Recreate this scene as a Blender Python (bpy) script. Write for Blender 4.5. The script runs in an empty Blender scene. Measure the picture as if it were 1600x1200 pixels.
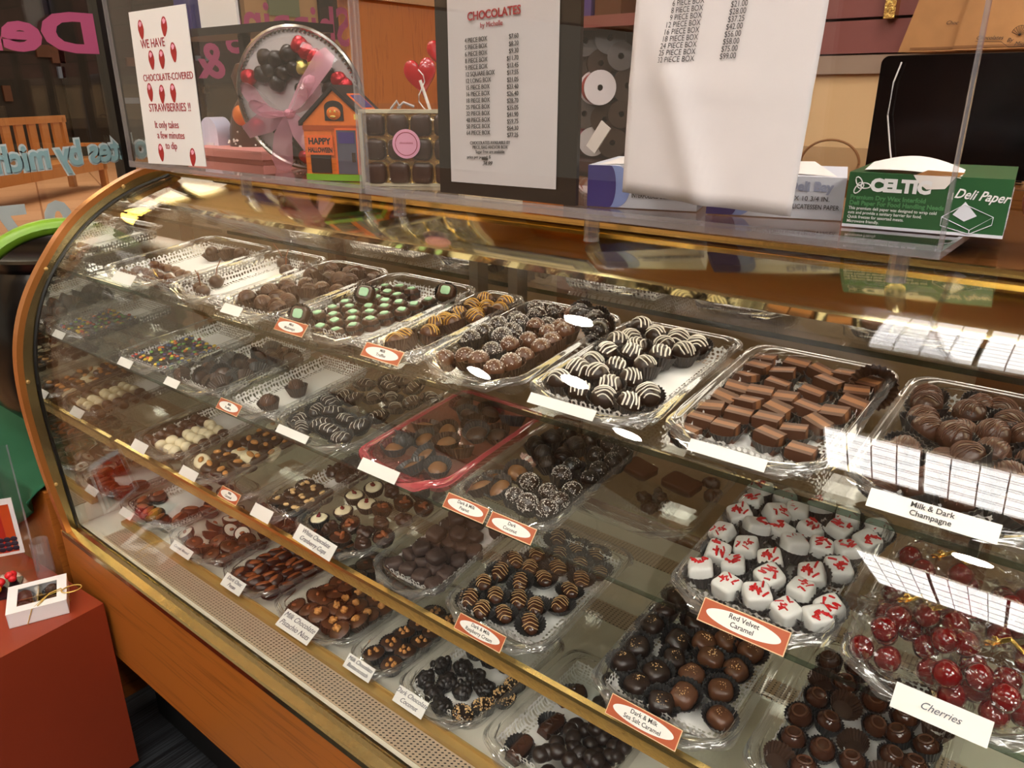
import bpy, math, random
from math import sin, cos, pi, radians as R, sqrt, atan2
from mathutils import Vector, Matrix, Euler, noise
random.seed(7)
S = bpy.context.scene
COL = S.collection

# ---------------------------------------------------------------- camera
cam_d = bpy.data.cameras.new('camera'); cam_d.sensor_width = 36; cam_d.lens = 1202/1600*36
cam_d.clip_start = .02; cam_d.clip_end = 80
cam = bpy.data.objects.new('camera', cam_d); COL.objects.link(cam)
cam.location = (0, 0, 1.4); cam.rotation_euler = (R(90-20.7), 0, R(38.9)); S.camera = cam
# ---------------------------------------------------------------- world, exposure
W = bpy.data.worlds.new('world'); S.world = W; W.use_nodes = True
W.node_tree.nodes['Background'].inputs[0].default_value = (1, .80, .58, 1)
W.node_tree.nodes['Background'].inputs[1].default_value = .34
S.view_settings.view_transform = 'Standard'; S.view_settings.look = 'None'
S.view_settings.exposure = 0.70; S.view_settings.gamma = 1; S.view_settings.use_curve_mapping = False
S.cycles.caustics_reflective = False; S.cycles.caustics_refractive = False
S.cycles.transparent_max_bounces = 32; S.cycles.max_bounces = 10; S.cycles.glossy_bounces = 5
S.cycles.use_denoising = True; S.cycles.sample_clamp_indirect = 6
TROFFER = 8.5; FILL = 19.0; DOWN = 130.0; CANOPY = 4.8

def area(name, loc, rot, sx, sy, power, col):
    l = bpy.data.lights.new(name, 'AREA'); l.shape = 'RECTANGLE'; l.size = sx; l.size_y = sy; l.energy = power; l.color = col
    o = bpy.data.objects.new(name, l); COL.objects.link(o); o.location = loc; o.rotation_euler = rot
    return o
area('mall_fill_light', (-12.5, 5, 5.4), (0, 0, 0), 6, 6, 290, (1, .82, .62))  # unseen area light added to brighten the mall concourse

# ---------------------------------------------------------------- materials
def lin(h):
    h = h.lstrip('#'); c = [int(h[i:i+2], 16)/255 for i in (0, 2, 4)]
    return tuple((x/12.92 if x <= .04045 else ((x+.055)/1.055)**2.4) for x in c) + (1,)
M = {}
def mat(name, col, rough=.5, metal=0, spec=.5, bump=0, bscale=200, var=0, vscale=30, coat=0, emit=0, trans=None):
    m = bpy.data.materials.new(name); m.use_nodes = True; nt = m.node_tree; N = nt.nodes; L = nt.links
    b = N['Principled BSDF']; c = lin(col) if isinstance(col, str) else col
    b.inputs['Base Color'].default_value = c; b.inputs['Roughness'].default_value = rough
    b.inputs['Metallic'].default_value = metal; b.inputs['Specular IOR Level'].default_value = spec
    b.inputs['Coat Weight'].default_value = coat
    if emit: b.inputs['Emission Color'].default_value = c; b.inputs['Emission Strength'].default_value = emit
    if bump or var:
        tc = N.new('ShaderNodeTexCoord')
    if bump:
        n = N.new('ShaderNodeTexNoise'); n.inputs['Scale'].default_value = bscale; n.inputs['Detail'].default_value = 3
        bm = N.new('ShaderNodeBump'); bm.inputs['Strength'].default_value = bump; bm.inputs['Distance'].default_value = .002
        L.new(tc.outputs['Object'], n.inputs['Vector']); L.new(n.outputs['Fac'], bm.inputs['Height']); L.new(bm.outputs['Normal'], b.inputs['Normal'])
    if var:
        n2 = N.new('ShaderNodeTexNoise'); n2.inputs['Scale'].default_value = vscale; n2.inputs['Detail'].default_value = 4
        rp = N.new('ShaderNodeValToRGB'); rp.color_ramp.elements[0].position = .35; rp.color_ramp.elements[1].position = .65
        rp.color_ramp.elements[0].color = tuple(x*(1-var) for x in c[:3])+(1,); rp.color_ramp.elements[1].color = tuple(min(1, x*(1+var)) for x in c[:3])+(1,)
        L.new(tc.outputs['Object'], n2.inputs['Vector']); L.new(n2.outputs['Fac'], rp.inputs[0]); L.new(rp.outputs[0], b.inputs['Base Color'])
    M[name] = m
    return m
def thin(name, tint=(1, 1, 1), f0=.04, rough=.0, haze=0, hazecol=(.8, .8, .8), bump=0, bscale=60, fmax=1):
    """thin clear sheet: straight-through transparency plus a Schlick mirror reflection"""
    m = bpy.data.materials.new(name); m.use_nodes = True; nt = m.node_tree; N = nt.nodes; L = nt.links; N.clear()
    out = N.new('ShaderNodeOutputMaterial'); tr = N.new('ShaderNodeBsdfTransparent'); gl = N.new('ShaderNodeBsdfGlossy'); mx = N.new('ShaderNodeMixShader')
    tr.inputs[0].default_value = (*tint, 1); gl.inputs['Roughness'].default_value = rough; gl.inputs[0].default_value = (1, 1, 1, 1)
    g = N.new('ShaderNodeNewGeometry'); dt = N.new('ShaderNodeVectorMath'); dt.operation = 'DOT_PRODUCT'
    L.new(g.outputs['Normal'], dt.inputs[0]); L.new(g.outputs['Incoming'], dt.inputs[1])
    def math_(op, a, b=None):
        n = N.new('ShaderNodeMath'); n.operation = op
        for i, v in enumerate((a, b)):
            if v is None: continue
            if isinstance(v, (int, float)): n.inputs[i].default_value = v
            else: L.new(v, n.inputs[i])
        n.use_clamp = True
        return n.outputs[0]
    c = math_('ABSOLUTE', dt.outputs['Value']); x = math_('SUBTRACT', 1.0, c); p = math_('POWER', x, 5.0)
    F = math_('ADD', math_('MULTIPLY', p, fmax-f0), f0)
    if bump:
        tc = N.new('ShaderNodeTexCoord'); n = N.new('ShaderNodeTexNoise'); n.inputs['Scale'].default_value = bscale
        bm = N.new('ShaderNodeBump'); bm.inputs['Strength'].default_value = bump; bm.inputs['Distance'].default_value = .003
        L.new(tc.outputs['Object'], n.inputs['Vector']); L.new(n.outputs['Fac'], bm.inputs['Height']); L.new(bm.outputs['Normal'], gl.inputs['Normal'])
    base = tr.outputs[0]
    if haze:
        df = N.new('ShaderNodeBsdfDiffuse'); df.inputs[0].default_value = (*hazecol, 1); m2 = N.new('ShaderNodeMixShader'); m2.inputs[0].default_value = haze
        L.new(tr.outputs[0], m2.inputs[1]); L.new(df.outputs[0], m2.inputs[2]); base = m2.outputs[0]
    L.new(F, mx.inputs[0]); L.new(base, mx.inputs[1]); L.new(gl.outputs[0], mx.inputs[2]); L.new(mx.outputs[0], out.inputs[0])
    M[name] = m
    return m
def wood(name, c1, c2, rough=.35, axis='X', scale=1.0, coat=.3):
    m = mat(name, c1, rough, coat=coat); nt = m.node_tree; N = nt.nodes; L = nt.links; b = N['Principled BSDF']
    tc = N.new('ShaderNodeTexCoord'); mp = N.new('ShaderNodeMapping')
    st = {'X': (.45, 10, 10), 'Y': (16, 1.2, 16), 'Z': (16, 16, 1.2)}[axis]
    mp.inputs['Scale'].default_value = [s*scale for s in st]
    n = N.new('ShaderNodeTexNoise'); n.inputs['Scale'].default_value = 2.2; n.inputs['Detail'].default_value = 5; n.inputs['Distortion'].default_value = .6
    n3 = N.new('ShaderNodeTexNoise'); n3.inputs['Scale'].default_value = 14; n3.inputs['Detail'].default_value = 6
    w = N.new('ShaderNodeMath'); w.operation = 'MULTIPLY'; w.inputs[1].default_value = 9
    fr = N.new('ShaderNodeMath'); fr.operation = 'PINGPONG'; fr.inputs[1].default_value = 1
    ad = N.new('ShaderNodeMath'); ad.operation = 'MULTIPLY_ADD'; ad.inputs[1].default_value = .5
    rp = N.new('ShaderNodeValToRGB'); rp.color_ramp.elements[0].color = lin(c2); rp.color_ramp.elements[1].color = lin(c1)
    rp.color_ramp.elements[0].position = .22; rp.color_ramp.elements[1].position = .62
    L.new(tc.outputs['Object'], mp.inputs[0]); L.new(mp.outputs[0], n.inputs['Vector']); L.new(mp.outputs[0], n3.inputs['Vector'])
    L.new(n.outputs['Fac'], w.inputs[0]); L.new(w.outputs[0], fr.inputs[0]); L.new(fr.outputs[0], ad.inputs[0]); L.new(n3.outputs['Fac'], ad.inputs[2])
    L.new(ad.outputs[0], rp.inputs[0]); L.new(rp.outputs[0], b.inputs['Base Color'])
    return m
def holes(name, col, scale, thr, metal=1, rough=.3, border=None, metric='EUCLIDEAN'):
    """sheet pierced by rows of small round holes (real transparency); border=(u0..) keeps holes to the lace rim via the UV map"""
    m = mat(name, col, rough, metal); nt = m.node_tree; N = nt.nodes; L = nt.links; b = N['Principled BSDF']; out = N['Material Output']
    uv = N.new('ShaderNodeUVMap'); uv.uv_map = 'UVMap'
    vo = N.new('ShaderNodeTexVoronoi'); vo.inputs['Scale'].default_value = scale; vo.inputs['Randomness'].default_value = .34 if border else 0
    vo.voronoi_dimensions = '2D'; vo.distance = metric
    lt = N.new('ShaderNodeMath'); lt.operation = 'LESS_THAN'; lt.inputs[1].default_value = thr
    L.new(uv.outputs[0], vo.inputs['Vector']); L.new(vo.outputs['Distance'], lt.inputs[0])
    fac = lt.outputs[0]
    if border:
        at = N.new('ShaderNodeAttribute'); at.attribute_name = 'rim'
        g = N.new('ShaderNodeMath'); g.operation = 'GREATER_THAN'; g.inputs[1].default_value = .5
        mu = N.new('ShaderNodeMath'); mu.operation = 'MULTIPLY'
        L.new(at.outputs['Fac'], g.inputs[0]); L.new(g.outputs[0], mu.inputs[0]); L.new(fac, mu.inputs[1]); fac = mu.outputs[0]
    tr = N.new('ShaderNodeBsdfTransparent'); mx = N.new('ShaderNodeMixShader')
    L.new(fac, mx.inputs[0]); L.new(b.outputs[0], mx.inputs[1]); L.new(tr.outputs[0], mx.inputs[2]); L.new(mx.outputs[0], out.inputs[0])
    return m

thin('glass', (.98, .985, .975), .036, fmax=.7)
thin('shelf_glass', (.955, .975, .955), .045)
thin('window_glass', (.90, .90, .88), .04)
thin('acrylic', (.975, .975, .975), .035)
thin('acrylic_edge', (.88, .88, .89), .10, rough=.12, haze=.13, hazecol=(.8, .8, .82))
thin('acrylic_leg', (.86, .86, .86), .16, rough=.04, haze=.07)
thin('shelf_edge_green', (.40, .52, .46), .05)
thin('tray_plastic', (.94, .94, .935), .048, rough=.05, haze=.01, hazecol=(.8, .8, .78), bump=.2, bscale=90)
thin('tray_rim', (.88, .88, .87), .10, rough=.06, haze=.07, hazecol=(.7, .7, .69))
thin('pink_plastic', (.95, .62, .62), .07, rough=.06, haze=.12, hazecol=(.8, .12, .14), bump=.25, bscale=90)
thin('pink_rim', (.9, .4, .42), .12, rough=.08, haze=.5, hazecol=(.75, .10, .13))
thin('cellophane', (.96, .96, .96), .05, rough=.03, haze=.012, bump=1.0, bscale=70)
thin('end_mirror', (.80, .84, .78), .58, fmax=.9)
thin('ribbon_sheer', (1, .88, .92), .03, rough=.3, haze=.45, hazecol=(.95, .45, .55))
mat('gold', (.86, .72, .34, 1), .07, 1); mat('brass', (.86, .62, .22, 1), .22, 1, bump=.10, bscale=90); mat('brass_sill', (.46, .37, .18, 1), .22, 1, bump=.35, bscale=45)
mat('brass_dull', (.55, .36, .12, 1), .40, .45)
mat('copper_rim', '#c07a3c', .22, .55)
mat('silver', '#b9b6ae', .2, 1); mat('gold_foil', (.9, .62, .2, 1), .22, 1, bump=.8, bscale=120)
mat('steel', '#7d7468', .3, .9)
holes('mesh_brass', (.74, .58, .42, 1), 185, .40, metal=.35, rough=.4, metric='MANHATTAN')
holes('lace', '#efece6', 165, .34, metal=0, rough=.8, border=True)
wood('oak', '#ac6424', '#6a340c'); wood('oak_vert', '#dd842f', '#b55f1c', axis='Z'); wood('oak_dark', '#6e4420', '#4a2a10', rough=.25); mat('shop_wall', '#5a3a30', .6, var=.25, vscale=2)
wood('bench_wood', '#b87a3c', '#95602c', axis='Z', scale=.3)
mat('white_deck', '#e9e3d2', .35); mat('black', '#0b0a09', .4); mat('black_gloss', '#060505', .08); mat('rubber', '#050505', .5)
mat('floor_vinyl', '#1b1c1d', .45); mat('toe', '#060505', .6)
mat('case_back', '#8f7656', .3); mat('white', '#efece8', .5); mat('card', '#f4f1ea', .6); mat('paper', '#d2cbc8', .6, var=.02, vscale=14)
mat('rust', '#b4532a', .45); mat('ink', '#2a2422', .6); mat('ink_red', '#a3242a', .6); mat('ink_grey', '#6d6660', .6); mat('pen', '#5a5a66', .6)
mat('peach', '#ecc79a', .4)
mat('dark_choc', (.020, .0095, .006, 1), .30, bump=.15, bscale=160)
mat('black_choc', (.010, .006, .0045, 1), .32, bump=.2, bscale=200)
mat('milk_choc', (.105, .040, .017, 1), .30, bump=.12, bscale=160)
mat('mid_choc', (.055, .022, .011, 1), .32, bump=.2, bscale=180)
mat('dull_choc', (.060, .034, .026, 1), .55, bump=.3, bscale=300)
mat('gloss_choc', (.055, .018, .008, 1), .14, bump=.1, bscale=160)
mat('caramel', (.25, .105, .042, 1), .5, spec=.3); mat('layer_brown', (.078, .030, .015, 1), .5, spec=.3)
mat('white_choc', '#e6dfcf', .35); mat('cream', '#efe2bd', .4); mat('icing', '#d9d8d2', .45, bump=.1, bscale=90)
mat('yellow_icing', '#e3ae3a', .35); mat('mint_green', '#a3cfa4', .4); mat('snow', '#f2ece2', .7)
mat('red_icing', '#c01518', .45); mat('nut', '#c68a4a', .45, var=.2, vscale=160); mat('nut_pale', '#e3bd84', .45)
mat('almond', '#8a4a22', .5, var=.2, vscale=200)
mat('cup_brown', (.055, .026, .014, 1), .45); mat('cup_black', (.026, .024, .023, 1), .40); mat('cup_grey', (.065, .060, .057, 1), .40)
mat('cherry', '#6a090b', .10, coat=.6, bump=.5, bscale=60); mat('foil_red', '#c01f2c', .2, .5, bump=.8, bscale=150)
for n, c in dict(candy_red='#c03a24', candy_yellow='#e6c22c', candy_green='#5f9a3a', candy_blue='#41557e', candy_orange='#d9702c', candy_purple='#473063').items(): mat(n, c, .25)
mat('maroon', '#8a4f49', .45); mat('maroon_dark', '#3d1d18', .6); mat('beige_wall', '#e6c08c', .55, var=.03, vscale=3); mat('beige_strip', '#a08874', .5)
mat('kraft', '#b5814c', .7, var=.06, vscale=20); mat('kraft_dark', '#8d5f34', .7)
mat('screen', '#070606', .12); mat('green_box', '#24552c', .4); mat('green_line', '#4f8a54', .5); mat('blue_box', '#3a3178', .4); mat('blue_light', '#93a6dd', .4); mat('box_white', '#dfe0e6', .45)
mat('box_grey_text', '#9fa3b8', .5); mat('torn', '#efe6dc', .7); mat('torn_brown', '#a5713f', .8)
mat('strip_red', '#a72423', .5); mat('strip_green', '#5c7a2f', .6)
mat('orange_print', '#e0742a', .45, var=.08, vscale=60); mat('orange_dark', '#b14d18', .45); mat('roof_black', '#2a2422', .5); mat('grass_green', '#7cae2a', .5); mat('purple', '#4a3a7a', .5); mat('grey_door', '#5b5a66', .5)
mat('orange_sign', '#ee6a2a', .5); mat('lamp_yellow', '#f6d36a', .5)
mat('pink_box', '#e89a92', .5); mat('label_pink', '#f0aac0', .5); mat('heart_red', '#b5101a', .25, coat=.5); mat('stick', '#f0ece6', .5)
mat('terracotta', '#8a331a', .42, var=.05, vscale=4, bump=.05, bscale=40)
mat('cloth_green', '#0d5233', .85, bump=.3, bscale=500); mat('lime', '#7aa82a', .35); mat('cauldron', '#050505', .22)
mat('pink_vinyl', '#b9527a', .5); mat('blue_vinyl', '#8db0b4', .5); mat('blue_vinyl_pale', '#c4cfce', .5); mat('grey_vinyl', '#b7bfbc', .5)
mat('mall_tile', '#b98a62', .5); mat('shop_dark', '#1d1612', .5, var=.5, vscale=2); mat('shop_strip', '#4a3a2c', .5); mat('cream_wall', '#dcb78a', .6); mat('sage', '#8a9a80', .6)
mat('ceiling', '#efe4d0', .8); mat('light_trim', '#e8e6e2', .5)
mat('spool_white', '#e6dcda', .4); mat('spool_dark', '#473529', .35); mat('ribbon_red', '#b0251c', .4); mat('ribbon_navy', '#23273a', .35); mat('ribbon_orange', '#b4502a', .4); mat('ribbon_brown', '#5e3a28', .4); mat('ribbon_pink', '#c86a80', .4); mat('satin', '#c9bfba', .2)
mat('lamp_glow', (1, .93, .82, 1), .5, emit=DOWN); mat('troffer_glow', (1, .96, .93, 1), .5, emit=TROFFER); mat('fill_glow', (1, .95, .90, 1), .5, emit=FILL); mat('yellow_glow', (1, .62, .12, 1), .5, emit=14); mat('tube_glow', (1, .90, .74, 1), .5, emit=CANOPY)
mat('photo_orange', '#c44a1c', .3); mat('photo_dark', '#1d1216', .3); mat('berry_dark', '#2a2030', .3); mat('berry_red', '#d8262a', .3); mat('berry_yellow', '#f0b428', .3); mat('photo_red', '#b02618', .3)
mat('blue_stand', '#6d7f9a', .4); mat('violet', '#2f2a6a', .4); mat('white_plastic', '#d9d8ee', .4); mat('figure_brown', '#4a2412', .35); mat('pumpkin', '#d9701e', .4)
mat('string_gold', '#d8b45a', .4, .4)
# vinyl floor lines and mall tiles
def floor_lines():
    nt = M['floor_vinyl'].node_tree; N = nt.nodes; L = nt.links; b = N['Principled BSDF']
    tc = N.new('ShaderNodeTexCoord'); mp = N.new('ShaderNodeMapping'); mp.inputs['Scale'].default_value = (260, 3, 1); mp.inputs['Rotation'].default_value = (0, 0, .6)
    n = N.new('ShaderNodeTexNoise'); n.inputs['Scale'].default_value = 1; rp = N.new('ShaderNodeValToRGB')
    rp.color_ramp.elements[0].color = (.006, .006, .007, 1); rp.color_ramp.elements[1].color = (.05, .055, .06, 1); rp.color_ramp.elements[0].position = .4; rp.color_ramp.elements[1].position = .7
    L.new(tc.outputs['Object'], mp.inputs[0]); L.new(mp.outputs[0], n.inputs['Vector']); L.new(n.outputs['Fac'], rp.inputs[0]); L.new(rp.outputs[0], b.inputs['Base Color'])
    nt = M['mall_tile'].node_tree; N = nt.nodes; L = nt.links; b = N['Principled BSDF']
    tc = N.new('ShaderNodeTexCoord'); br = N.new('ShaderNodeTexBrick'); br.offset = 0; br.inputs['Scale'].default_value = 1
    mp = N.new('ShaderNodeMapping'); mp.inputs['Rotation'].default_value = (0, 0, .35); L.new(tc.outputs['Object'], mp.inputs[0]); L.new(mp.outputs[0], br.inputs['Vector'])
    br.inputs['Color1'].default_value = lin('#c29470'); br.inputs['Color2'].default_value = lin('#b48460'); br.inputs['Mortar'].default_value = lin('#8e5c36')
    br.inputs['Brick Width'].default_value = .9; br.inputs['Row Height'].default_value = .9; br.inputs['Mortar Size'].default_value = .012
    L.new(br.outputs[0], b.inputs['Base Color'])
floor_lines()

# ---------------------------------------------------------------- mesh builder
class MB:
    def __init__(s): s.v = []; s.f = []; s.m = []; s.uv = None
    def add(s, vs, fs, mi=0, mx=None):
        o = len(s.v); s.v += [tuple(mx @ Vector(p)) if mx else tuple(p) for p in vs]
        s.f += [tuple(i+o for i in f) for f in fs]; s.m += [mi]*len(fs); return s
    def box(s, x0, x1, y0, y1, z0, z1, mi=0, mx=None):
        v = [(x, y, z) for z in (z0, z1) for y in (y0, y1) for x in (x0, x1)]
        return s.add(v, [(0, 2, 3, 1), (4, 5, 7, 6), (0, 1, 5, 4), (2, 6, 7, 3), (0, 4, 6, 2), (1, 3, 7, 5)], mi, mx)
    def prism(s, poly, fn, d0, d1, mi=0, mx=None):
        n = len(poly); v = [fn(p, d0) for p in poly]+[fn(p, d1) for p in poly]
        f = [tuple(range(n))[::-1], tuple(range(n, 2*n))]+[(i, (i+1) % n, n+(i+1) % n, n+i) for i in range(n)]
        return s.add(v, f, mi, mx)
    def loops(s, Ls, mi=0, closed=True, cap0=False, cap1=False, mx=None):
        n = len(Ls[0]); v = [p for l in Ls for p in l]; f = []
        for a in range(len(Ls)-1):
            for i in range(n if closed else n-1):
                j = (i+1) % n; f.append((a*n+i, a*n+j, (a+1)*n+j, (a+1)*n+i))
        if cap0: f.append(tuple(range(n))[::-1])
        if cap1: f.append(tuple(range((len(Ls)-1)*n, len(Ls)*n)))
        return s.add(v, f, mi, mx)
    def lathe(s, prof, n=24, mi=0, mx=None, cap0=True, cap1=True, c=(0, 0, 0), wob=None):
        Ls = []
        for r, z in prof:
            Ls.append([(c[0]+(r if not wob else r*wob(i, z))*cos(2*pi*i/n), c[1]+(r if not wob else r*wob(i, z))*sin(2*pi*i/n), c[2]+z) for i in range(n)])
        return s.loops(Ls, mi, True, cap0, cap1, mx)
    def tube(s, pts, r, n=6, mi=0, mx=None, flat=1.0):
        P = [Vector(p) for p in pts]; Ls = []
        for i, p in enumerate(P):
            t = (P[min(i+1, len(P)-1)]-P[max(i-1, 0)]).normalized()
            u = t.cross(Vector((0, 0, 1)));
            if u.length < .05: u = t.cross(Vector((1, 0, 0)))
            u.normalize(); w = u.cross(t); rr = r[i] if isinstance(r, (list, tuple)) else r
            Ls.append([p+u*rr*cos(2*pi*k/n)+w*rr*flat*sin(2*pi*k/n) for k in range(n)])
        return s.loops(Ls, mi, True, True, True, mx)
    def ell(s, c, rx, ry, rz, nu=16, nv=10, mi=0, p=1.0, mx=None, lo=-pi/2, nz=0, nf=40, seed=0):
        def sp(x): return math.copysign(abs(x)**p, x)
        Ls = []
        for a in range(nv+1):
            ph = lo+(pi/2-lo)*a/nv; ph = min(max(ph, -pi/2+.02), pi/2-.02); l = []
            for i in range(nu):
                th = 2*pi*i/nu; d = Vector((sp(cos(ph))*sp(cos(th)), sp(cos(ph))*sp(sin(th)), sp(sin(ph))))
                k = 1+(nz*noise.noise(d*1.0*nf/10+Vector((seed, seed*.7, 0))) if nz else 0)
                l.append((c[0]+rx*d.x*k, c[1]+ry*d.y*k, c[2]+rz*d.z*k))
            Ls.append(l)
        return s.loops(Ls, mi, True, True, True, mx)
    def sheet(s, fn, nu, nv, mi=0, mx=None):
        v = [fn(i/nu, j/nv) for j in range(nv+1) for i in range(nu+1)]
        f = [(j*(nu+1)+i, j*(nu+1)+i+1, (j+1)*(nu+1)+i+1, (j+1)*(nu+1)+i) for j in range(nv) for i in range(nu)]
        return s.add(v, f, mi, mx)
    def mesh(s, name, mats, smooth=.7, uvfn=None, rim=None):
        me = bpy.data.meshes.new(name); me.from_pydata(s.v, [], s.f)
        for k in (mats if isinstance(mats, (list, tuple)) else [mats]): me.materials.append(M[k])
        me.polygons.foreach_set('material_index', s.m)
        if smooth: me.polygons.foreach_set('use_smooth', [True]*len(s.f)); me.set_sharp_from_angle(angle=smooth)
        if uvfn:
            u = me.uv_layers.new(name='UVMap')
            for lp in me.loops: u.data[lp.index].uv = uvfn(s.v[lp.vertex_index])
        if rim:
            a = me.attributes.new('rim', 'FLOAT', 'POINT')
            for i, p in enumerate(s.v): a.data[i].value = rim(p)
        me.update()
        return me
    def build(s, name, mats, parent=None, smooth=.7, loc=None, rot=None, **k):
        return link(name, s.mesh(name, mats, smooth, **k), parent, loc, rot)
def link(name, me, parent=None, loc=None, rot=None):
    o = bpy.data.objects.new(name, me); COL.objects.link(o)
    if parent: o.parent = parent
    if loc is not None: o.location = loc
    if rot is not None: o.rotation_euler = rot
    return o
def tag(o, label, cat, group=None):
    o['label'] = label; o['category'] = cat
    if group: o['group'] = group
    return o
def thing(name, label, cat, loc=(0, 0, 0), rot=(0, 0, 0), group=None):
    return tag(link(name, None, None, loc, rot), label, cat, group)
def struct(o): o['kind'] = 'structure'; return o
FONTC = {}
def text_verts(body, size, bold=0, shear=0, ext=.0002, spacing=1.0, sx=1.0):
    c = bpy.data.curves.new('txt', 'FONT'); c.body = body; c.size = size; c.extrude = ext; c.offset = bold; c.shear = shear; c.resolution_u = 3; c.space_character = spacing
    o = bpy.data.objects.new('txt', c); COL.objects.link(o)
    dg = bpy.context.evaluated_depsgraph_get(); ev = o.evaluated_get(dg); me = ev.to_mesh()
    v = [(p.co.x*sx, p.co.y, p.co.z) for p in me.vertices]; f = [tuple(p.vertices) for p in me.polygons]
    ev.to_mesh_clear(); bpy.data.objects.remove(o); bpy.data.curves.remove(c)
    return v, f
def put_text(mb, body, size, o, ux=(1, 0, 0), uy=(0, 0, 1), align='L', mi=0, mirror=False, **k):
    """lays flat lettering at point o; ux = reading direction, uy = up direction of the letters"""
    v, f = text_verts(body, size, **k)
    if not v: return
    xs = [p[0] for p in v]; w = max(xs); off = {'L': 0, 'C': -w/2, 'R': -w}[align]
    ux = Vector(ux).normalized(); uy = Vector(uy).normalized(); n = ux.cross(uy); o = Vector(o)
    pts = [o+ux*((p[0]+off)*(-1 if mirror else 1))+uy*p[1]+n*p[2] for p in v]
    mb.add(pts, f if not mirror else [t[::-1] for t in f], mi)
ORD = ['front', 'second', 'third', 'fourth', 'fifth', 'sixth', 'seventh', 'eighth', 'ninth', 'tenth', 'eleventh', 'twelfth']
NTH = ['first', 'second', 'third', 'fourth', 'fifth', 'sixth', 'seventh', 'eighth', 'ninth', 'tenth', 'eleventh', 'twelfth']

# ---------------------------------------------------------------- room shell
X0, X1 = -1.60, .75
def room():
    b = MB().box(-2.5, 4, -5, 2.7, -.05, 0); struct(b.build('floor', 'floor_vinyl'))
    b = MB().box(-30, -2.52, -10, 22, -.06, -.002); o = struct(b.build('floor_mall', 'mall_tile'))
    b = MB().box(-2.5, 4.1, -5.1, -5.0, 0, 3.0); struct(b.build('wall_front', 'shop_wall'))
    b = MB().box(4.0, 4.1, -5, 2.7, 0, 3.0); struct(b.build('wall_right', 'shop_wall'))
    b = MB().box(-2.5, 4, -5, 2.7, 3.0, 3.1); struct(b.build('ceiling', 'ceiling'))
    b = MB().box(-1.83, 4, 2.62, 2.72, 0, 1.49, 0); b.box(-1.83, 4, 2.60, 2.63, 1.455, 1.507, 1)
    struct(b.build('wall_back', ['beige_wall', 'beige_strip']))
    b = MB()
    for i in range(14): b.box(-1.83, 4, 2.60, 2.66, 1.512+i*.098, 1.512+i*.098+.09, 0)
    b.box(-1.83, 4, 2.64, 2.72, 1.49, 3.0, 1); struct(b.build('wall_slats', ['maroon', 'maroon_dark']))
    b = MB().box(-3.15, -1.83, 2.60, 2.72, 0, 3.0); struct(b.build('wall_oak', 'oak_vert'))
    # shop window in the plane x = -2.5
    b = MB().box(-2.515, -2.505, .1, 2.6, .0, 1.80); g = struct(b.build('window_1', 'window_glass', smooth=0))
    b = MB().box(-2.54, -2.48, 1.165, 1.20, 0, 1.80); b.box(-2.54, -2.48, 2.10, 2.60, 0, 1.80, 1)
    struct(b.build('trim_1', ['black', 'oak_vert']))
    b = MB().box(-2.56, -2.46, -3, 2.62, 1.735, 3.0); struct(b.build('trim_2', 'cream_wall'))
room()

def window_text():
    def flip(mb, body, size, y, z, **k): put_text(mb, body, size, (-2.49, y, z), ux=(0, 1, 0), uy=(0, 0, 1), mirror=True, **k)
    for nm, body, size, y, z, mt, lab, kw in (
        ('window_lettering', 'Del', .140, 1.160, 1.514, 'pink_vinyl', 'pink cut-vinyl lettering in reverse, capital D at left of strawberry sign', dict(bold=.006, sx=1.5)),
        ('window_lettering', '&', .150, 1.56, 1.45, 'pink_vinyl', 'pink cut-vinyl ampersand in reverse, just right of strawberry sign', dict(bold=.004)),
        ('window_lettering', 'Shipping', .185, 2.115, 1.570, 'pink_vinyl', 'pink cut-vinyl lettering in reverse, behind the candy platter, capital S by oak column', dict(bold=.003, sx=.88))):
        b = MB(); flip(b, body, size, y, z, **kw); tag(b.build(nm, mt, smooth=0), lab, 'window lettering')
    t = thing('window_lettering', 'pale blue reversed lettering with outline across window before the wooden bench', 'window lettering')
    b = MB()
    put_text(b, 'chocolates by michelle', .096, (-2.494, 1.395, 1.222), ux=(0, 1, .05), uy=(0, 0, 1), mirror=True, bold=.0085, sx=.78); b.build('outline', 'blue_vinyl_pale', t, smooth=0)
    b = MB(); put_text(b, 'chocolates by michelle', .096, (-2.490, 1.395, 1.222), ux=(0, 1, .05), uy=(0, 0, 1), mirror=True, bold=.003, sx=.78); b.build('letters', 'blue_vinyl', t, smooth=0)
    b = MB(); flip(b, '0 75', .165, .99, .985, bold=.007, sx=.95); tag(b.build('window_lettering', 'grey_vinyl', smooth=0), 'large grey reversed telephone digits on window above the black cauldron', 'window lettering')
window_text()

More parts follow.
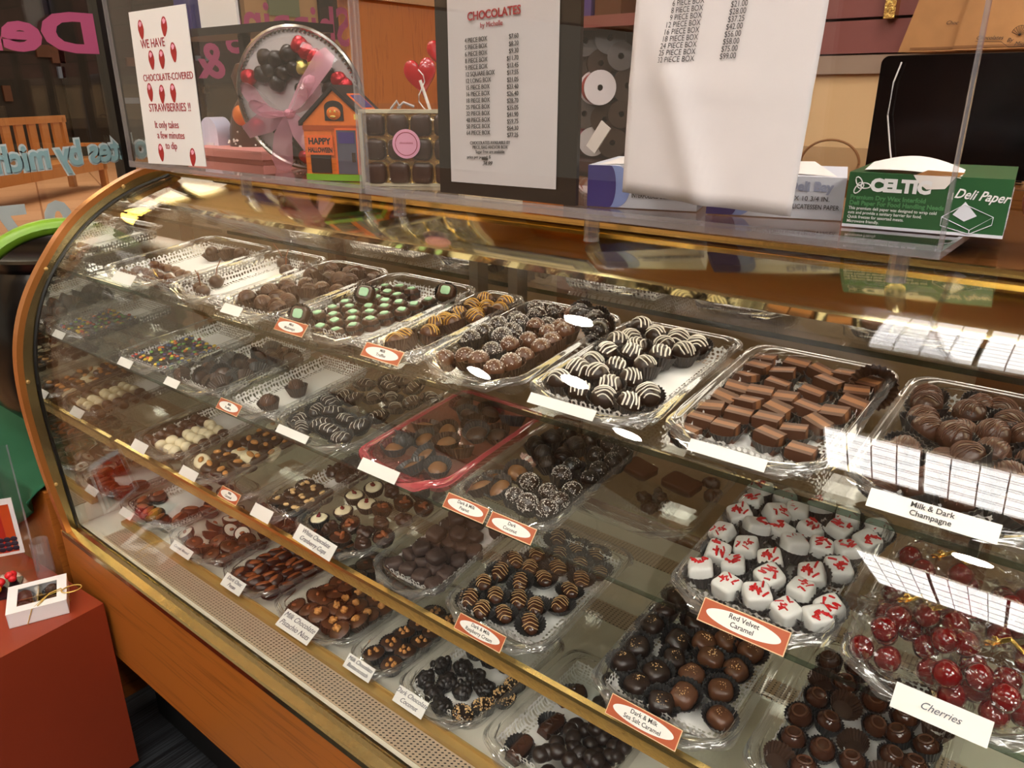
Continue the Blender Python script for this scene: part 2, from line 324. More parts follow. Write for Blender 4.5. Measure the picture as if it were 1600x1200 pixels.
def mall():
    # dark shop front across the concourse
    t = thing('storefront', 'dark glazed shop front across the mall concourse', 'shop front')
    b = MB().box(-20.2, -20, 2, 13.2, 0, 5); b.build('glazing', 'shop_dark', t)
    for y in (4.6, 6.6, 8.3, 10.2, 11.8):
        b = MB().box(-20, -19.9, y, y+.12, 0, 5); b.build('mullion', 'black', t)
    for i in range(40):
        b = MB()
        y = 2.2+random.random()*10; z = .3+random.random()*3; w = .1+random.random()*.4
        b.box(-19.98, -19.9, y, y+w, z, z+.1+random.random()*.3, 0)
        b.build('window_display', random.choice(['shop_strip', 'shop_strip', 'ribbon_brown', 'blue_stand']), t, smooth=0)
    b = MB().box(-20, -19.8, 13.2, 22, 0, 6); struct(b.build('wall_mall', 'cream_wall'))
    b = MB().box(-19.79, -19.7, 13.9, 14.9, 3.4, 4.5, 0); b.box(-19.79, -19.7, 13.6, 15.2, 0, 2.6, 0)
    struct(b.build('trim_mall', 'sage'))
    b = MB().box(-20, -19.7, 15.6, 17.6, 2.9, 6); struct(b.build('trim_sign', 'shop_dark'))
    # bench
    u = Vector((-.62, .785, 0)); w = Vector((-.785, -.62, 0)); o = Vector((-11.0, 3.2, 0))
    mx = Matrix((( u.x, w.x, 0, o.x), (u.y, w.y, 0, o.y), (0, 0, 1, 0), (0, 0, 0, 1)))
    t = thing('bench', 'slatted wooden bench in the mall concourse outside the shop window', 'bench'); t.matrix_world = mx
    Lb = 3.35
    b = MB().box(0, Lb, -.02, .5, .40, .45); b.build('seat', 'bench_wood', t)
    b = MB().box(0, Lb, -.04, .02, .27, .40); b.build('front_rail', 'bench_wood', t)
    for x in (.05, Lb-.12):
        for y in (-.04, .48): MB().box(x, x+.09, y, y+.09, 0, .62 if y < 0 else 1.05).build('leg', 'bench_wood', t)
        MB().box(x-.02, x+.11, -.08, .55, .62, .67).build('armrest', 'bench_wood', t)
    MB().box(0, Lb, .48, .54, .98, 1.08).build('top_rail', 'bench_wood', t); MB().box(0, Lb, .48, .54, .52, .58).build('lower_rail', 'bench_wood', t)
    x = .2
    while x < Lb-.3:
        MB().box(x, x+.17, .49, .53, .58, .98).build('back_slat', 'bench_wood', t); x += .31
mall()

# ---------------------------------------------------------------- ceiling lights
def ceiling_lights():
    for (x0, x1, y0, y1, lab) in ((-.66, .56, -.47, -.04, 'fluorescent ceiling panel directly above the customer side'), (-.68, .54, -3.1, -2.0, 'fluorescent ceiling panel far behind the customer side'), (-.58, .62, 1.2, 1.75, 'fluorescent ceiling panel above the serving side'), (1.3, 2.5, -.5, .1, 'added fill light panel to the right of the camera'), (1.3, 2.5, -2.2, -1.6, 'added fill light panel behind and right of the camera'), (1.3, 2.5, -3.9, -3.3, 'added fill light panel farthest behind the camera')):  # last three panels are unseen fill lights added to brighten the lower shelves
        t = thing('ceiling_light', lab, 'ceiling light')
        MB().box(x0, x1, y0, y1, 2.985, 2.995).build('diffuser', 'troffer_glow' if x0 < 1 else 'fill_glow', t, smooth=0)
        b = MB()
        for i in range(5): xx = x0+(x1-x0)*i/4; b.box(xx-.007, xx+.007, y0, y1, 2.965, 2.99)
        for i in range(17): xx = x0+(x1-x0)*i/16; b.box(xx-.002, xx+.002, y0, y1, 2.98, 2.99)
        for i in range(6): yy = y0+(y1-y0)*i/5; b.box(x0, x1, yy-.003, yy+.003, 2.975, 2.99)
        b.build('louvre', 'light_trim', t, smooth=0)
    for i, (x, y) in enumerate(((-1.6, .68), (-1.69, -.29), (-1.55, -.90), (-2.3, -.56), (-.2, -1.3))):  # last two are unseen, added for general shop lighting
        t = thing('downlight', ['round ceiling downlight above the case end', 'round ceiling downlight nearer the customer aisle', 'round ceiling downlight over the customer aisle', 'added round downlight by the shop window', 'added round downlight behind the camera'][i], 'ceiling light', (x, y, 2.99))
        MB().lathe([(.068, 0), (.068, .008)], 24).build('lens', 'lamp_glow', t)
        MB().lathe([(.07, -.004), (.095, -.004), (.095, .01), (.07, .01)], 24, cap0=False, cap1=False).build('trim_ring', 'light_trim', t)
    for i, (x, y) in enumerate(((-5.09, 1.07), (-4.95, -.44))):
        t = thing('lantern', ['amber ceiling lantern in the mall seen nearer the window end', 'amber ceiling lantern in the mall nearer the customer side'][i], 'ceiling light', (x, y, 3.0))
        MB().lathe([(.30, 0), (.30, .05)], 28).build('shade', 'yellow_glow', t)
        b = MB().box(-.31, .31, -.025, .025, -.02, 0).box(-.025, .025, -.31, .31, -.02, 0); b.lathe([(.30, -.02), (.33, -.02), (.33, .06), (.30, .06)], 28, cap0=False, cap1=False); b.build('frame', 'black', t)
ceiling_lights()

# ---------------------------------------------------------------- the curved display case
PR = [(.525, -.098), (.50, -.105), (.469, -.114), (.417, -.142), (.38, -.176), (.352, -.21), (.332, -.253), (.322, -.291), (.318, -.323), (.317, -.356), (.319, -.411), (.326, -.533)]
OUT = [(.535, -.084), (.494, -.087), (.451, -.105), (.412, -.126), (.386, -.146), (.363, -.173), (.339, -.204), (.32, -.235), (.308, -.268), (.303, -.286), (.299, -.32), (.298, -.361), (.300, -.404), (.302, -.446), (.306, -.482), (.312, -.537)]
def cr(P, n=10):
    P = [(2*P[0][0]-P[1][0], 2*P[0][1]-P[1][1])]+list(P)+[(2*P[-1][0]-P[-2][0], 2*P[-1][1]-P[-2][1])]; o = []
    for i in range(1, len(P)-2):
        for k in range(n):
            t = k/n; o.append(tuple(.5*(2*P[i][j]+(P[i+1][j]-P[i-1][j])*t+(2*P[i-1][j]-5*P[i][j]+4*P[i+1][j]-P[i+2][j])*t*t+(3*P[i][j]-P[i-1][j]-3*P[i+1][j]+P[i+2][j])*t**3) for j in (0, 1)))
    o.append(P[-2]); return o
def resample(P, n):
    d = [0]
    for a, b in zip(P, P[1:]): d.append(d[-1]+math.hypot(b[0]-a[0], b[1]-a[1]))
    o = []; j = 0
    for i in range(n+1):
        t = d[-1]*i/n
        while j < len(P)-2 and d[j+1] < t: j += 1
        u = (t-d[j])/(d[j+1]-d[j]); o.append((P[j][0]+(P[j+1][0]-P[j][0])*u, P[j][1]+(P[j+1][1]-P[j][1])*u))
    return o
def smooth(P, it=12):
    P = list(P)
    for _ in range(it): P = [P[0]]+[tuple((P[i-1][j]+2*P[i][j]+P[i+1][j])/4 for j in (0, 1)) for i in range(1, len(P)-1)]+[P[-1]]
    return P
WS = lambda P: [(a*1.6, b*1.6+1.4) for a, b in P]
prof = WS(smooth(resample(cr(PR), 64))); outp = WS(smooth(resample(cr(OUT), 64)))
def offs(P, d):
    o = []
    for i in range(len(P)):
        a, b = P[max(i-1, 0)], P[min(i+1, len(P)-1)]; t = (b[0]-a[0], b[1]-a[1]); l = math.hypot(*t); o.append((P[i][0]+t[1]/l*d, P[i][1]-t[0]/l*d))
    return o
KT = .12; TILT = math.atan(KT)
LV = {1: 1.064, 2: .891, 3: .712, 4: .547, 0: 1.112}
def zt(lev, y): return LV[lev]+(KT*(y-.63) if lev in (1, 2, 3) else 0)
def case():
    t = thing('display_case', 'curved-glass chocolate display case with brass trim and oak base', 'display case')
    ex = lambda P, x0, x1: [[(x, a, b) for a, b in P] for x in (x0, x1)]
    ins = offs(prof, -.005)
    b = MB(); b.loops([[(x, *p) for x in (X0, X1)] for p in prof+ins[::-1]+[prof[0]]], closed=False); b.build('curved_glass', 'glass', t)
    poly = offs(prof, -.006)[2:]+[(1.27, .547), (1.27, 1.235)]
    b = MB().prism(poly, lambda p, d: (d, p[0], p[1]), X0-.004, X0+.001); b.build('end_glass', 'end_mirror', t, smooth=0)
    b = MB(); b.loops([[(x, *p) for x, p in ((X0-.012, o_), (X0+.002, o_), (X0+.002, i_), (X0-.012, i_))] for o_, i_ in zip(offs(outp, -.010), prof)]); b.build('end_frame', 'brass_sill', t)
    b = MB(); o2 = offs(outp, -.011); b.loops([[(x, *p) for x, p in ((X0-.016, o_), (X0+.004, o_), (X0+.004, i_), (X0-.016, i_))] for o_, i_ in zip(outp, o2)]); b.build('end_rim', 'copper_rim', t)
    b = MB().tube([(X0+.004, *p) for p in offs(prof, -.002)], .0035, 6); b.build('gasket', 'rubber', t)
    for k in (8, 24, 40, 56):
        p = ((prof[k][0]+outp[k][0])/2, (prof[k][1]+outp[k][1])/2); MB().ell((X0+.004, *p), .003, .004, .004, 8, 6).build('screw', 'brass_dull', t)
    # base, deck
    b = MB().box(-1.63, X1, .50, 1.30, .29, .536); b.build('base_panel', 'oak', t, smooth=0)
    MB().box(-1.58, X1, .60, 1.28, 0, .29).build('toe_kick', 'toe', t, smooth=0)
    b = MB(); pf = [(.4985, .527), (.4985, .538), (.501, .541), (.515, .544), (.519, .551), (.523, .551), (.5235, .547), (.53, .547), (.53, .527)]
    b.prism(pf, lambda p, d: (d, p[0], p[1]), -1.62, X1); b.build('brass_sill', 'brass_sill', t, smooth=.4)
    MB().box(X0, X1, .524, 1.28, .53, .547).build('deck', 'white_deck', t, smooth=0)
    for y0, y1 in ((.537, .582), (.955, 1.0), (1.15, 1.195)):
        MB().box(-1.51, X1, y0, y1, .5475, .5490).build('vent_grille', 'mesh_brass', t, smooth=0, uvfn=lambda p: (p[0]*.72, p[1]))
        MB().box(-1.51, X1, y0, y1, .5471, .5474).build('vent_slot', 'toe', t, smooth=0)
    b = MB().box(-1.53, X1, .583, .597, .547, .556).box(-1.53, X1, .595, .598, .547, .562); b.build('grille_bar', 'brass_dull', t, smooth=0)
    # shelves
    for lev, y0, y1 in ((1, .635, .875), (2, .64, .83), (3, .635, 1.02)):
        poly = [(y0, zt(lev, y0)-.001), (y1, zt(lev, y1)-.001), (y1, zt(lev, y1)-.007), (y0, zt(lev, y0)-.007)]
        sh = MB().prism(poly, lambda p, d: (d, p[0], p[1]), X0+.012, X1).build('glass_shelf', 'shelf_glass', t, smooth=0)
        if lev == 3:
            z = zt(lev, y0); pf = [(y0-.004, z+.001), (y0-.010, z-.002), (y0-.011, z-.007), (y0-.007, z-.010), (y0-.006, z-.030), (y0-.002, z-.034), (y0+.002, z-.030), (y0+.002, z-.008), (y0-.002, z-.006)]
            MB().prism(pf, lambda p, d: (d, p[0], p[1]), X0+.012, X1).build('shelf_edge_trim', 'brass', sh, smooth=.4)
        else:
            MB().box(X0+.012, X1, y0-.001, y0, zt(lev, y0)-.007, zt(lev, y0)-.001).build('shelf_edge', 'shelf_edge_green', sh, smooth=0)
        for x in (-1.59, -.05):
            MB().box(x, x+.008, y0+.02, y1, zt(lev, y0)-.022, zt(lev, y0)-.008).build('bracket', 'steel', t, smooth=0)
    MB().box(X0+.012, X1, .95, 1.23, 1.105, 1.112).build('glass_shelf', 'shelf_glass', t, smooth=0)
    MB().box(X0+.012, X1, .949, .950, 1.105, 1.112).build('shelf_edge', 'shelf_edge_green', t, smooth=0)
    for x in (-.805, -.725): MB().box(x-.009, x+.009, .90, .925, 1.05, 1.215).build('post', 'steel', t, smooth=0)
    # gold canopy under the top of the glass
    cp = [p for p in offs(prof, -.0065) if p[0] > .736]; cp = cp
    under = offs(cp, -.010)
    b = MB(); b.loops([[(x, *p) for x in (X0+.01, X1)] for p in cp+under[::-1]+[cp[0]]], closed=False); b.build('canopy', 'gold', t)
    MB().box(X0, X1, .838, .847, 1.2395, 1.2465).build('brass_trim', 'brass', t, smooth=0)
    MB().box(X0-.03, X1, .846, 1.32, 1.222, 1.243).build('counter_top', 'oak_dark', t, smooth=0)
    for y in (.83, 1.08): MB().tube([(X0+.05, y, 1.203), (X1-.05, y, 1.203)], .012, 10).build('unseen_light_tube', 'tube_glow', t)  # both out of view; rear tube added to brighten the back top shelf
    # back: sliding doors
    for i, (x0, x1) in enumerate(((-1.6, -.86), (-.86, -.10), (-.10, X1))):
        d = MB().box(x0+.03, x1-.03, 1.262, 1.268, .57, 1.21).build('sliding_door', 'case_back', t, smooth=0)
        b = MB()
        for a, c in ((x0, x0+.035), (x1-.035, x1)): b.box(a, c, 1.255, 1.275, .547, 1.222)
        b.box(x0, x1, 1.255, 1.275, .547, .575).box(x0, x1, 1.255, 1.275, 1.195, 1.222); b.build('door_frame', 'oak_dark', d, smooth=0)
case()

# ---------------------------------------------------------------- chocolates: one mesh per part, several variants per kind
def cup_mesh(r, h, mt, flare=1.28, n=26):
    b = MB()
    def lp(rr, z): return [(rr*(1+(.045 if i % 2 else -.045))*cos(pi*i/n), rr*(1+(.045 if i % 2 else -.045))*sin(pi*i/n), z+(.0006 if i % 2 else 0)) for i in range(2*n)]
    b.loops([lp(r*.84, 0), lp(r*(.84+flare)/2, h*.5), lp(r*flare, h)], cap0=True); b.loops([lp(r*flare, h), lp(r*flare*.97, h), lp(r*.82, .0008)])
    return b.mesh('paper_cup', mt, smooth=.25)
def speckle(rx, ry, rz, cz, n, size, mt, name, rnd, top=.2, long=1.0):
    b = MB()
    for _ in range(n):
        th = rnd.random()*2*pi; s = top+(1-top)*rnd.random(); c = sqrt(max(0, 1-s*s))
        p = Vector((rx*c*cos(th), ry*c*sin(th), cz+rz*s)); k = size*(.6+.8*rnd.random())
        m = Matrix.Translation(p) @ Euler((rnd.random()*6, rnd.random()*6, rnd.random()*6)).to_matrix().to_4x4()
        b.add([(k*long, 0, 0), (-k*long, 0, 0), (0, k, 0), (0, -k, 0), (0, 0, k), (0, 0, -k)], [(0, 2, 4), (2, 1, 4), (1, 3, 4), (3, 0, 4), (2, 0, 5), (1, 2, 5), (3, 1, 5), (0, 3, 5)], 0, m)
    return b.mesh(name, mt, smooth=0)
def drizzle(rx, ry, rz, cz, n, w, mt, rnd, slant=.25, name='drizzle', span=.8, wob=.06):
    b = MB()
    for i in range(n):
        u0 = -span+2*span*(i+.5)/n+rnd.uniform(-.04, .04); pts = []
        for k in range(13):
            v = -.97+1.94*k/12; u = u0+slant*v*.5+wob*sin(5*v+i); q = u*u+v*v
            if q > .985: continue
            zz = sqrt(1-q); pts.append((rx*u*1.01, ry*v*1.01, cz+rz*zz*1.01))
        if len(pts) > 2: b.tube(pts, w*rnd.uniform(.75, 1.2), 5, flat=.8)
    return b.mesh(name, mt, smooth=1.2)
def blob(rnd, n, R0, r, h, mt, name, elong=1.5):
    b = MB(); b.ell((0, 0, h*.35), R0*.92, R0*.92, h*.55, 14, 8, nz=.25, nf=22, seed=rnd.random()*50)
    for i in range(n):
        a = rnd.random()*2*pi; q = R0*.75*sqrt(rnd.random()); m = Matrix.Translation((q*cos(a), q*sin(a), h*(.35+.4*rnd.random()))) @ Euler((rnd.random()*3, rnd.random()*3, rnd.random()*3)).to_matrix().to_4x4()
        b.ell((0, 0, 0), r*elong, r, r*.9, 9, 6, mx=m)
    return b.mesh(name, mt)
def nutm(rnd, n, R0, z, L, wd, mt, name, th=.5):
    b = MB()
    for i in range(n):
        a = 2*pi*i/max(n, 1)+rnd.random(); q = R0 if n > 1 else 0
        m = Matrix.Translation((q*cos(a), q*sin(a), z)) @ Euler((0, rnd.uniform(-.3, .3), rnd.random()*6)).to_matrix().to_4x4()
        b.ell((0, 0, 0), L, wd, wd*th*1.6, 10, 6, mx=m, p=.9)
    return b.mesh(name, mt)
def flecks(w, z, rnd, mt='red_icing', n=11):
    b = MB()
    for i in range(n):
        c = Vector((rnd.uniform(-.5, .5)*w, rnd.uniform(-.5, .5)*w, z)); a = rnd.random()*pi; l = rnd.uniform(.0018, .0048)
        d = Vector((cos(a), sin(a), rnd.uniform(-.15, .15)))*l
        b.tube([c-d, c+Vector((0, 0, .0005)), c+d], .00115, 5)
    return b.mesh('red_flecks', mt)
PROTO = {}
def proto(kind, v):
    if (kind, v) in PROTO: return PROTO[kind, v]
    rnd = random.Random(hash_(kind)*31+v*7+1); P = []
    def shell(mt, rx, ry, rz, cz, p=1.0, nz=.03, nf=25, lo=-1.2, nu=20, nv=12, name='shell'):
        P.append((name, MB().ell((0, 0, cz), rx, ry, rz, nu, nv, p=p, nz=nz, nf=nf, seed=rnd.random()*40, lo=lo).mesh(name, mt)))
    if kind.startswith('ball'):
        mt, dz, sp, cup = {'ball_white': ('dark_choc', ('white_choc', 5, .00095), None, 'cup_black'), 'ball_yellow': ('milk_choc', ('yellow_icing', 5, .00055), None, 'cup_brown'),
            'ball_snow': ('milk_choc', None, ('snow', 48, .00085), 'cup_brown'), 'ball_coco': ('dark_choc', None, ('snow', 190, .0007), 'cup_black'), 'ball_dkcoco': ('black_choc', None, ('snow', 45, .0006), 'cup_black'),
            'ball_ridge': ('mid_choc', ('layer_brown', 11, .0007), None, 'cup_black'), 'ball_plain': ('mid_choc', None, None, 'cup_brown'), 'ball_dark': ('black_choc', ('dark_choc', 9, .0008), None, 'cup_black'),
            'ball_milk': ('milk_choc', ('layer_brown', 8, .0008), None, 'cup_brown'), 'ball_brownstripe': ('mid_choc', ('milk_choc', 9, .0008), None, 'cup_brown'), 'ball_palestripe': ('mid_choc', ('white_choc', 4, .0007), None, 'cup_brown')}[kind]
        r = .0132 if 'ridge' not in kind else .0150
        shell(mt, r, r, r*1.0, r*.9+.0015)
        if dz: P.append(('drizzle' if kind not in ('ball_ridge', 'ball_dark', 'ball_milk') else 'ridges', drizzle(r, r, r, r*.9+.0015, dz[1], dz[2], dz[0], rnd)))
        if sp: P.append(('sprinkles', speckle(r, r, r, r*.9+.0015, sp[1], sp[2], sp[0], 'sprinkles', rnd, top=-.1 if sp[1] > 100 else .25)))
        P.append(('paper_cup', cup_mesh(r, r*(.95+.30*rnd.random()), cup, flare=1.30+.18*rnd.random())))
    elif kind == 'redvelvet':
        a = .0128; P.append(('icing', MB().ell((0, 0, a*.95+.001), a*rnd.uniform(.95, 1.08), a, a*rnd.uniform(.9, 1.05), 32, 18, p=.36, nz=.05, nf=16, seed=rnd.random()*40).mesh('icing', 'icing')))
        P.append(('red_flecks', flecks(a*1.25, a*1.95, rnd))); P.append(('paper_cup', cup_mesh(a*1.15, a*1.2, 'cup_grey', 1.32)))
    elif kind == 'mint':
        a = .0105; b = MB(); sq = lambda k, z: [(k*a*cos(pi/4+i*pi/2+o), k*a*sin(pi/4+i*pi/2+o), z) for i in range(4) for o in (-.22, .22)]
        b.loops([sq(1.3, 0), sq(1.32, .006), sq(1.02, .0145), sq(.9, .0155)], cap0=True, cap1=True); P.append(('shell', b.mesh('shell', 'mid_choc', .5)))
        b = MB().loops([sq(.62, .0154), sq(.62, .0172), sq(.5, .0177)], cap1=True); P.append(('mint_square', b.mesh('mint_square', 'mint_green', .5)))
        P.append(('paper_cup', cup_mesh(.0125, .010, 'cup_black', 1.12)))
    elif kind == 'mint_up':
        P += [(n_, m_) for n_, m_ in proto('mint', 0)]
    elif kind == 'caramel':
        l, w, h = .0136, .0105, .0205; k = w*2/3
        for i, (y0, y1, mt, nm) in enumerate(((-w, -w+k*.9, 'layer_brown', 'chocolate_layer'), (-w+k*.9, w-k*.9, 'caramel', 'caramel_layer'), (w-k*.9, w, 'layer_brown', 'chocolate_layer'))):
            P.append((nm, MB().box(-l, l, y0, y1, .001, h, mx=Matrix.Rotation(0, 4, 'Z')).mesh(nm, mt, 0)))
        P.append(('paper_cup', cup_mesh(.0150, .0130, 'cup_black', 1.34)))
    elif kind in ('seasalt', 'seasalt_milk'):
        r = .0145; mt = 'dark_choc' if kind == 'seasalt' else 'milk_choc'
        P.append(('shell', MB().ell((0, 0, .0105), r, r*.94, .0105, 22, 12, p=.72, nz=.06, nf=14, seed=rnd.random()*40).mesh('shell', mt)))
        P.append(('sea_salt', speckle(r*.95, r*.9, .0108, .0105, 60, .00080, 'nut_pale', 'sea_salt', rnd, .55))); P.append(('paper_cup', cup_mesh(.0148, .0140, 'cup_black', 1.42)))
    elif kind in ('oval', 'oval_flat', 'oval_dark'):
        mt = {'oval': 'gloss_choc', 'oval_flat': 'mid_choc', 'oval_dark': 'dark_choc'}[kind]; rz = .0105 if kind != 'oval_flat' else .006
        shell(mt, .0195, .0125, rz, rz*.9+.001, nz=.04); P.append(('drizzle', drizzle(.0195, .0125, rz, rz*.9+.001, 5 if kind != 'oval_dark' else 4, .00055, 'nut_pale' if kind != 'oval_dark' else 'white_choc', rnd, slant=.35)))
        P.append(('paper_cup', cup_mesh(.0165, .011, 'cup_black', 1.42)))
    elif kind == 'fudge':
        P.append(('body', MB().ell((0, 0, .009), rnd.uniform(.0125, .015), rnd.uniform(.0125, .015), .0085, 18, 10, p=.55, nz=.12, nf=13, seed=rnd.random()*40).mesh('body', 'dull_choc')))
    elif kind == 'cluster_milk':
        P.append(('body', blob(rnd, 5, .015, .006, .018, 'mid_choc', 'body')))
    elif kind == 'almond_pile':
        P.append(('body', MB().ell((0, 0, .007), .0115, .0085, .0075, 12, 8, nz=.15, nf=15, seed=rnd.random()*9).mesh('body', 'milk_choc')))
    elif kind == 'cluster_dark':
        P.append(('body', blob(rnd, 12, .0155, .0058, .022, 'black_choc', 'body', 1.25))); P.append(('paper_cup', cup_mesh(.0135, .010, 'cup_black', 1.15)))
    elif kind in ('nutcup', 'nutcup_dark', 'nutcup_almond', 'chipcup', 'cherrycup', 'nutcup_walnut', 'nibcup', 'turtlecup'):
        r = .0150; mt = {'nutcup': 'gloss_choc', 'nutcup_dark': 'dark_choc', 'nutcup_almond': 'milk_choc', 'chipcup': 'mid_choc', 'cherrycup': 'dark_choc', 'nutcup_walnut': 'milk_choc', 'nibcup': 'dark_choc', 'turtlecup': 'gloss_choc'}[kind]
        P.append(('filling', MB().lathe([(r*.8, .001), (r*1.1, .0125), (r*.9, .0148), (r*.4, .0155), (.0005, .0157)], 22, wob=lambda i, z: 1+.02*sin(3*i+z*900)).mesh('filling', mt)))
        if kind in ('nutcup', 'nutcup_dark'): P.append(('peanuts', nutm(rnd, rnd.choice([1, 2, 2]), .0045, .0168, .0058, .0036, 'nut_pale', 'peanuts')))
        if kind == 'nutcup_almond': P.append(('almond', nutm(rnd, 1, 0, .0165, .0048, .0030, 'almond', 'almond')))
        if kind == 'nutcup_walnut': P.append(('walnut', blob(rnd, 6, .0062, .0026, .009, 'nut', 'walnut'))); P[-1][1].transform(Matrix.Translation((0, 0, .0145)))
        if kind == 'turtlecup': P.append(('pecans', nutm(rnd, 3, .005, .016, .0065, .0036, 'almond', 'pecans')))
        if kind == 'chipcup':
            b = MB()
            for i in range(4): a = i*1.7+rnd.random(); b.lathe([(.0034, 0), (.0030, .002), (.0005, .0052)], 8, c=(.006*cos(a), .006*sin(a), .0148))
            P.append(('butterscotch_chips', b.mesh('butterscotch_chips', 'nut')))
        if kind == 'cherrycup':
            P.append(('white_topping', MB().ell((0, 0, .0145), r*1.02, r*.98, .004, 20, 8, nz=.08, nf=20, lo=-.3).mesh('white_topping', 'cream')))
            P.append(('dried_cherry', blob(rnd, 3, .004, .0026, .006, 'cherry', 'dried_cherry'))); P[-1][1].transform(Matrix.Translation((0, 0, .0165)))
        if kind == 'nibcup': P.append(('chopped_nuts', speckle(r*1.05, r*1.05, .004, .0135, 70, .0013, 'nut_pale', 'chopped_nuts', rnd, .1, 1.3)))
        P.append(('paper_cup', cup_mesh(r*1.04, .0135, 'cup_black' if mt in ('dark_choc', 'mid_choc') else 'cup_brown', 1.16)))
    elif kind in ('nutdome_white', 'nutdome_brown', 'nutdome_dark'):
        mt = 'cream' if 'white' in kind else ('dark_choc' if 'dark' in kind else 'mid_choc')
        P.append(('shell', MB().ell((0, 0, .008), .0105, .0095, .0085, 14, 9, nz=.10, nf=14, seed=rnd.random()*20).mesh('shell', mt)))
    elif kind in ('bark_nut', 'bark_nut_white'):
        P.append(('filling', MB().ell((0, 0, .005), .016, .0125, .0055, 16, 8, nz=.1, nf=14, seed=rnd.random()*20).mesh('filling', 'cream' if 'white' in kind else 'dark_choc')))
        P.append(('cashew', nutm(rnd, 1, 0, .0108, .0068, .0040, 'nut', 'cashew')))
    elif kind in ('pecan', 'pecan_dark'):
        shell('gloss_choc' if kind == 'pecan' else 'dark_choc', .0185, .0125, .0095, .009, nz=.05)
        P.append(('pecan_half', MB().ell((0, 0, .0165), .0125, .0055, .0035, 12, 8, nz=.2, nf=20).mesh('pecan_half', 'almond'))); P.append(('paper_cup', cup_mesh(.0145, .008, 'cup_black', 1.2)))
    elif kind == 'coco_half':
        P.append(('shell', MB().lathe([(.007, 0), (.0125, .005), (.0150, .0125), (.0145, .0132)], 20).mesh('shell', 'mid_choc')))
        P.append(('white_filling', MB().lathe([(.0142, .0128), (.008, .0142), (.0004, .0145)], 20).mesh('white_filling', 'white_choc'))); P.append(('almond', nutm(rnd, 1, 0, .0152, .0048, .003, 'almond', 'almond')))
    elif kind == 'log':
        b = MB(); Ls = []
        for k in range(9):
            x = -.021+.042*k/8; e = 1 if 0 < k < 8 else .75; Ls.append([(x, .0115*e*cos(a), .001+.017*e*max(0, sin(a))**.7) for a in [pi*i/10 for i in range(11)]])
        b.loops(Ls, closed=True, cap0=True, cap1=True); P.append(('shell', b.mesh('shell', 'gloss_choc')))
        b = MB().tube([(-.018+.036*k/16, .004*sin(k*1.1), .0178) for k in range(17)], .0011, 5); P.append(('wavy_ridge', b.mesh('wavy_ridge', 'gloss_choc'))); P.append(('paper_cup', cup_mesh(.0155, .011, 'cup_black', 1.35)))
    elif kind == 'cordial':
        P.append(('shell', MB().lathe([(.011, .001), (.0135, .008), (.0128, .016), (.0095, .020), (.0004, .0208)], 20).mesh('shell', 'gloss_choc')))
        P.append(('swirl_ring', MB().tube([(.0072*cos(i*.5), .0072*sin(i*.5), .0208) for i in range(14)], .0011, 5).mesh('swirl_ring', 'milk_choc'))); P.append(('paper_cup', cup_mesh(.0135, .013, 'cup_black', 1.2)))
    elif kind in ('pinkmound', 'pinkcup'):
        r = .0165; P.append(('shell', MB().ell((0, 0, .007), r, r*.85, .0075, 18, 9, nz=.08, nf=12, seed=rnd.random()*30).mesh('shell', 'caramel_gloss' if kind == 'pinkmound' else 'mid_choc')))
        P.append(('paper_cup', cup_mesh(.0165, .015, 'cup_grey' if v % 3 == 0 else 'cup_brown', 1.25)))
    elif kind == 'slab':
        b = MB().ell((0, 0, .008), .030, .022, .0075, 24, 10, p=.3, nz=.05, nf=14); P.append(('body', b.mesh('body', 'layer_brown')))
    elif kind == 'emptycup':
        P.append(('cup', cup_mesh(.0135, .014, 'cup_brown', 1.3)))
    elif kind == 'cherry_stem':
        shell('mid_choc', .0125, .0125, .011, .0105, nz=.1); P.append(('stem', MB().tube([(0, 0, .02), (.002, .003, .034), (.008, .006, .047)], .0008, 5).mesh('stem', 'almond')))
    elif kind == 'foil_truffle':
        P.append(('foil', blob(rnd, 6, .016, .007, .018, 'cup_grey', 'foil')))
    PROTO[kind, v] = P
    return P
mat('caramel_gloss', (.20, .085, .03, 1), .22)
def hash_(s): return sum((i+1)*ord(c) for i, c in enumerate(s))
CATS = {}
def place(kind, v, mx, name, label, cat, group, rot=(0, 0, 0), scale=1.0):
    P = proto(kind, v); w = mx.to_translation(); e = (mx.to_3x3() @ Euler(rot).to_matrix()).to_euler()
    if len(P) == 1: r = link(name, P[0][1], None, w, e)
    else:
        r = link(name, None, None, w, e); r.empty_display_size = .01
        for pn, me in P: link(pn, me, r)
    if scale != 1: r.scale = (scale,)*3
    return tag(r, label, cat, group)

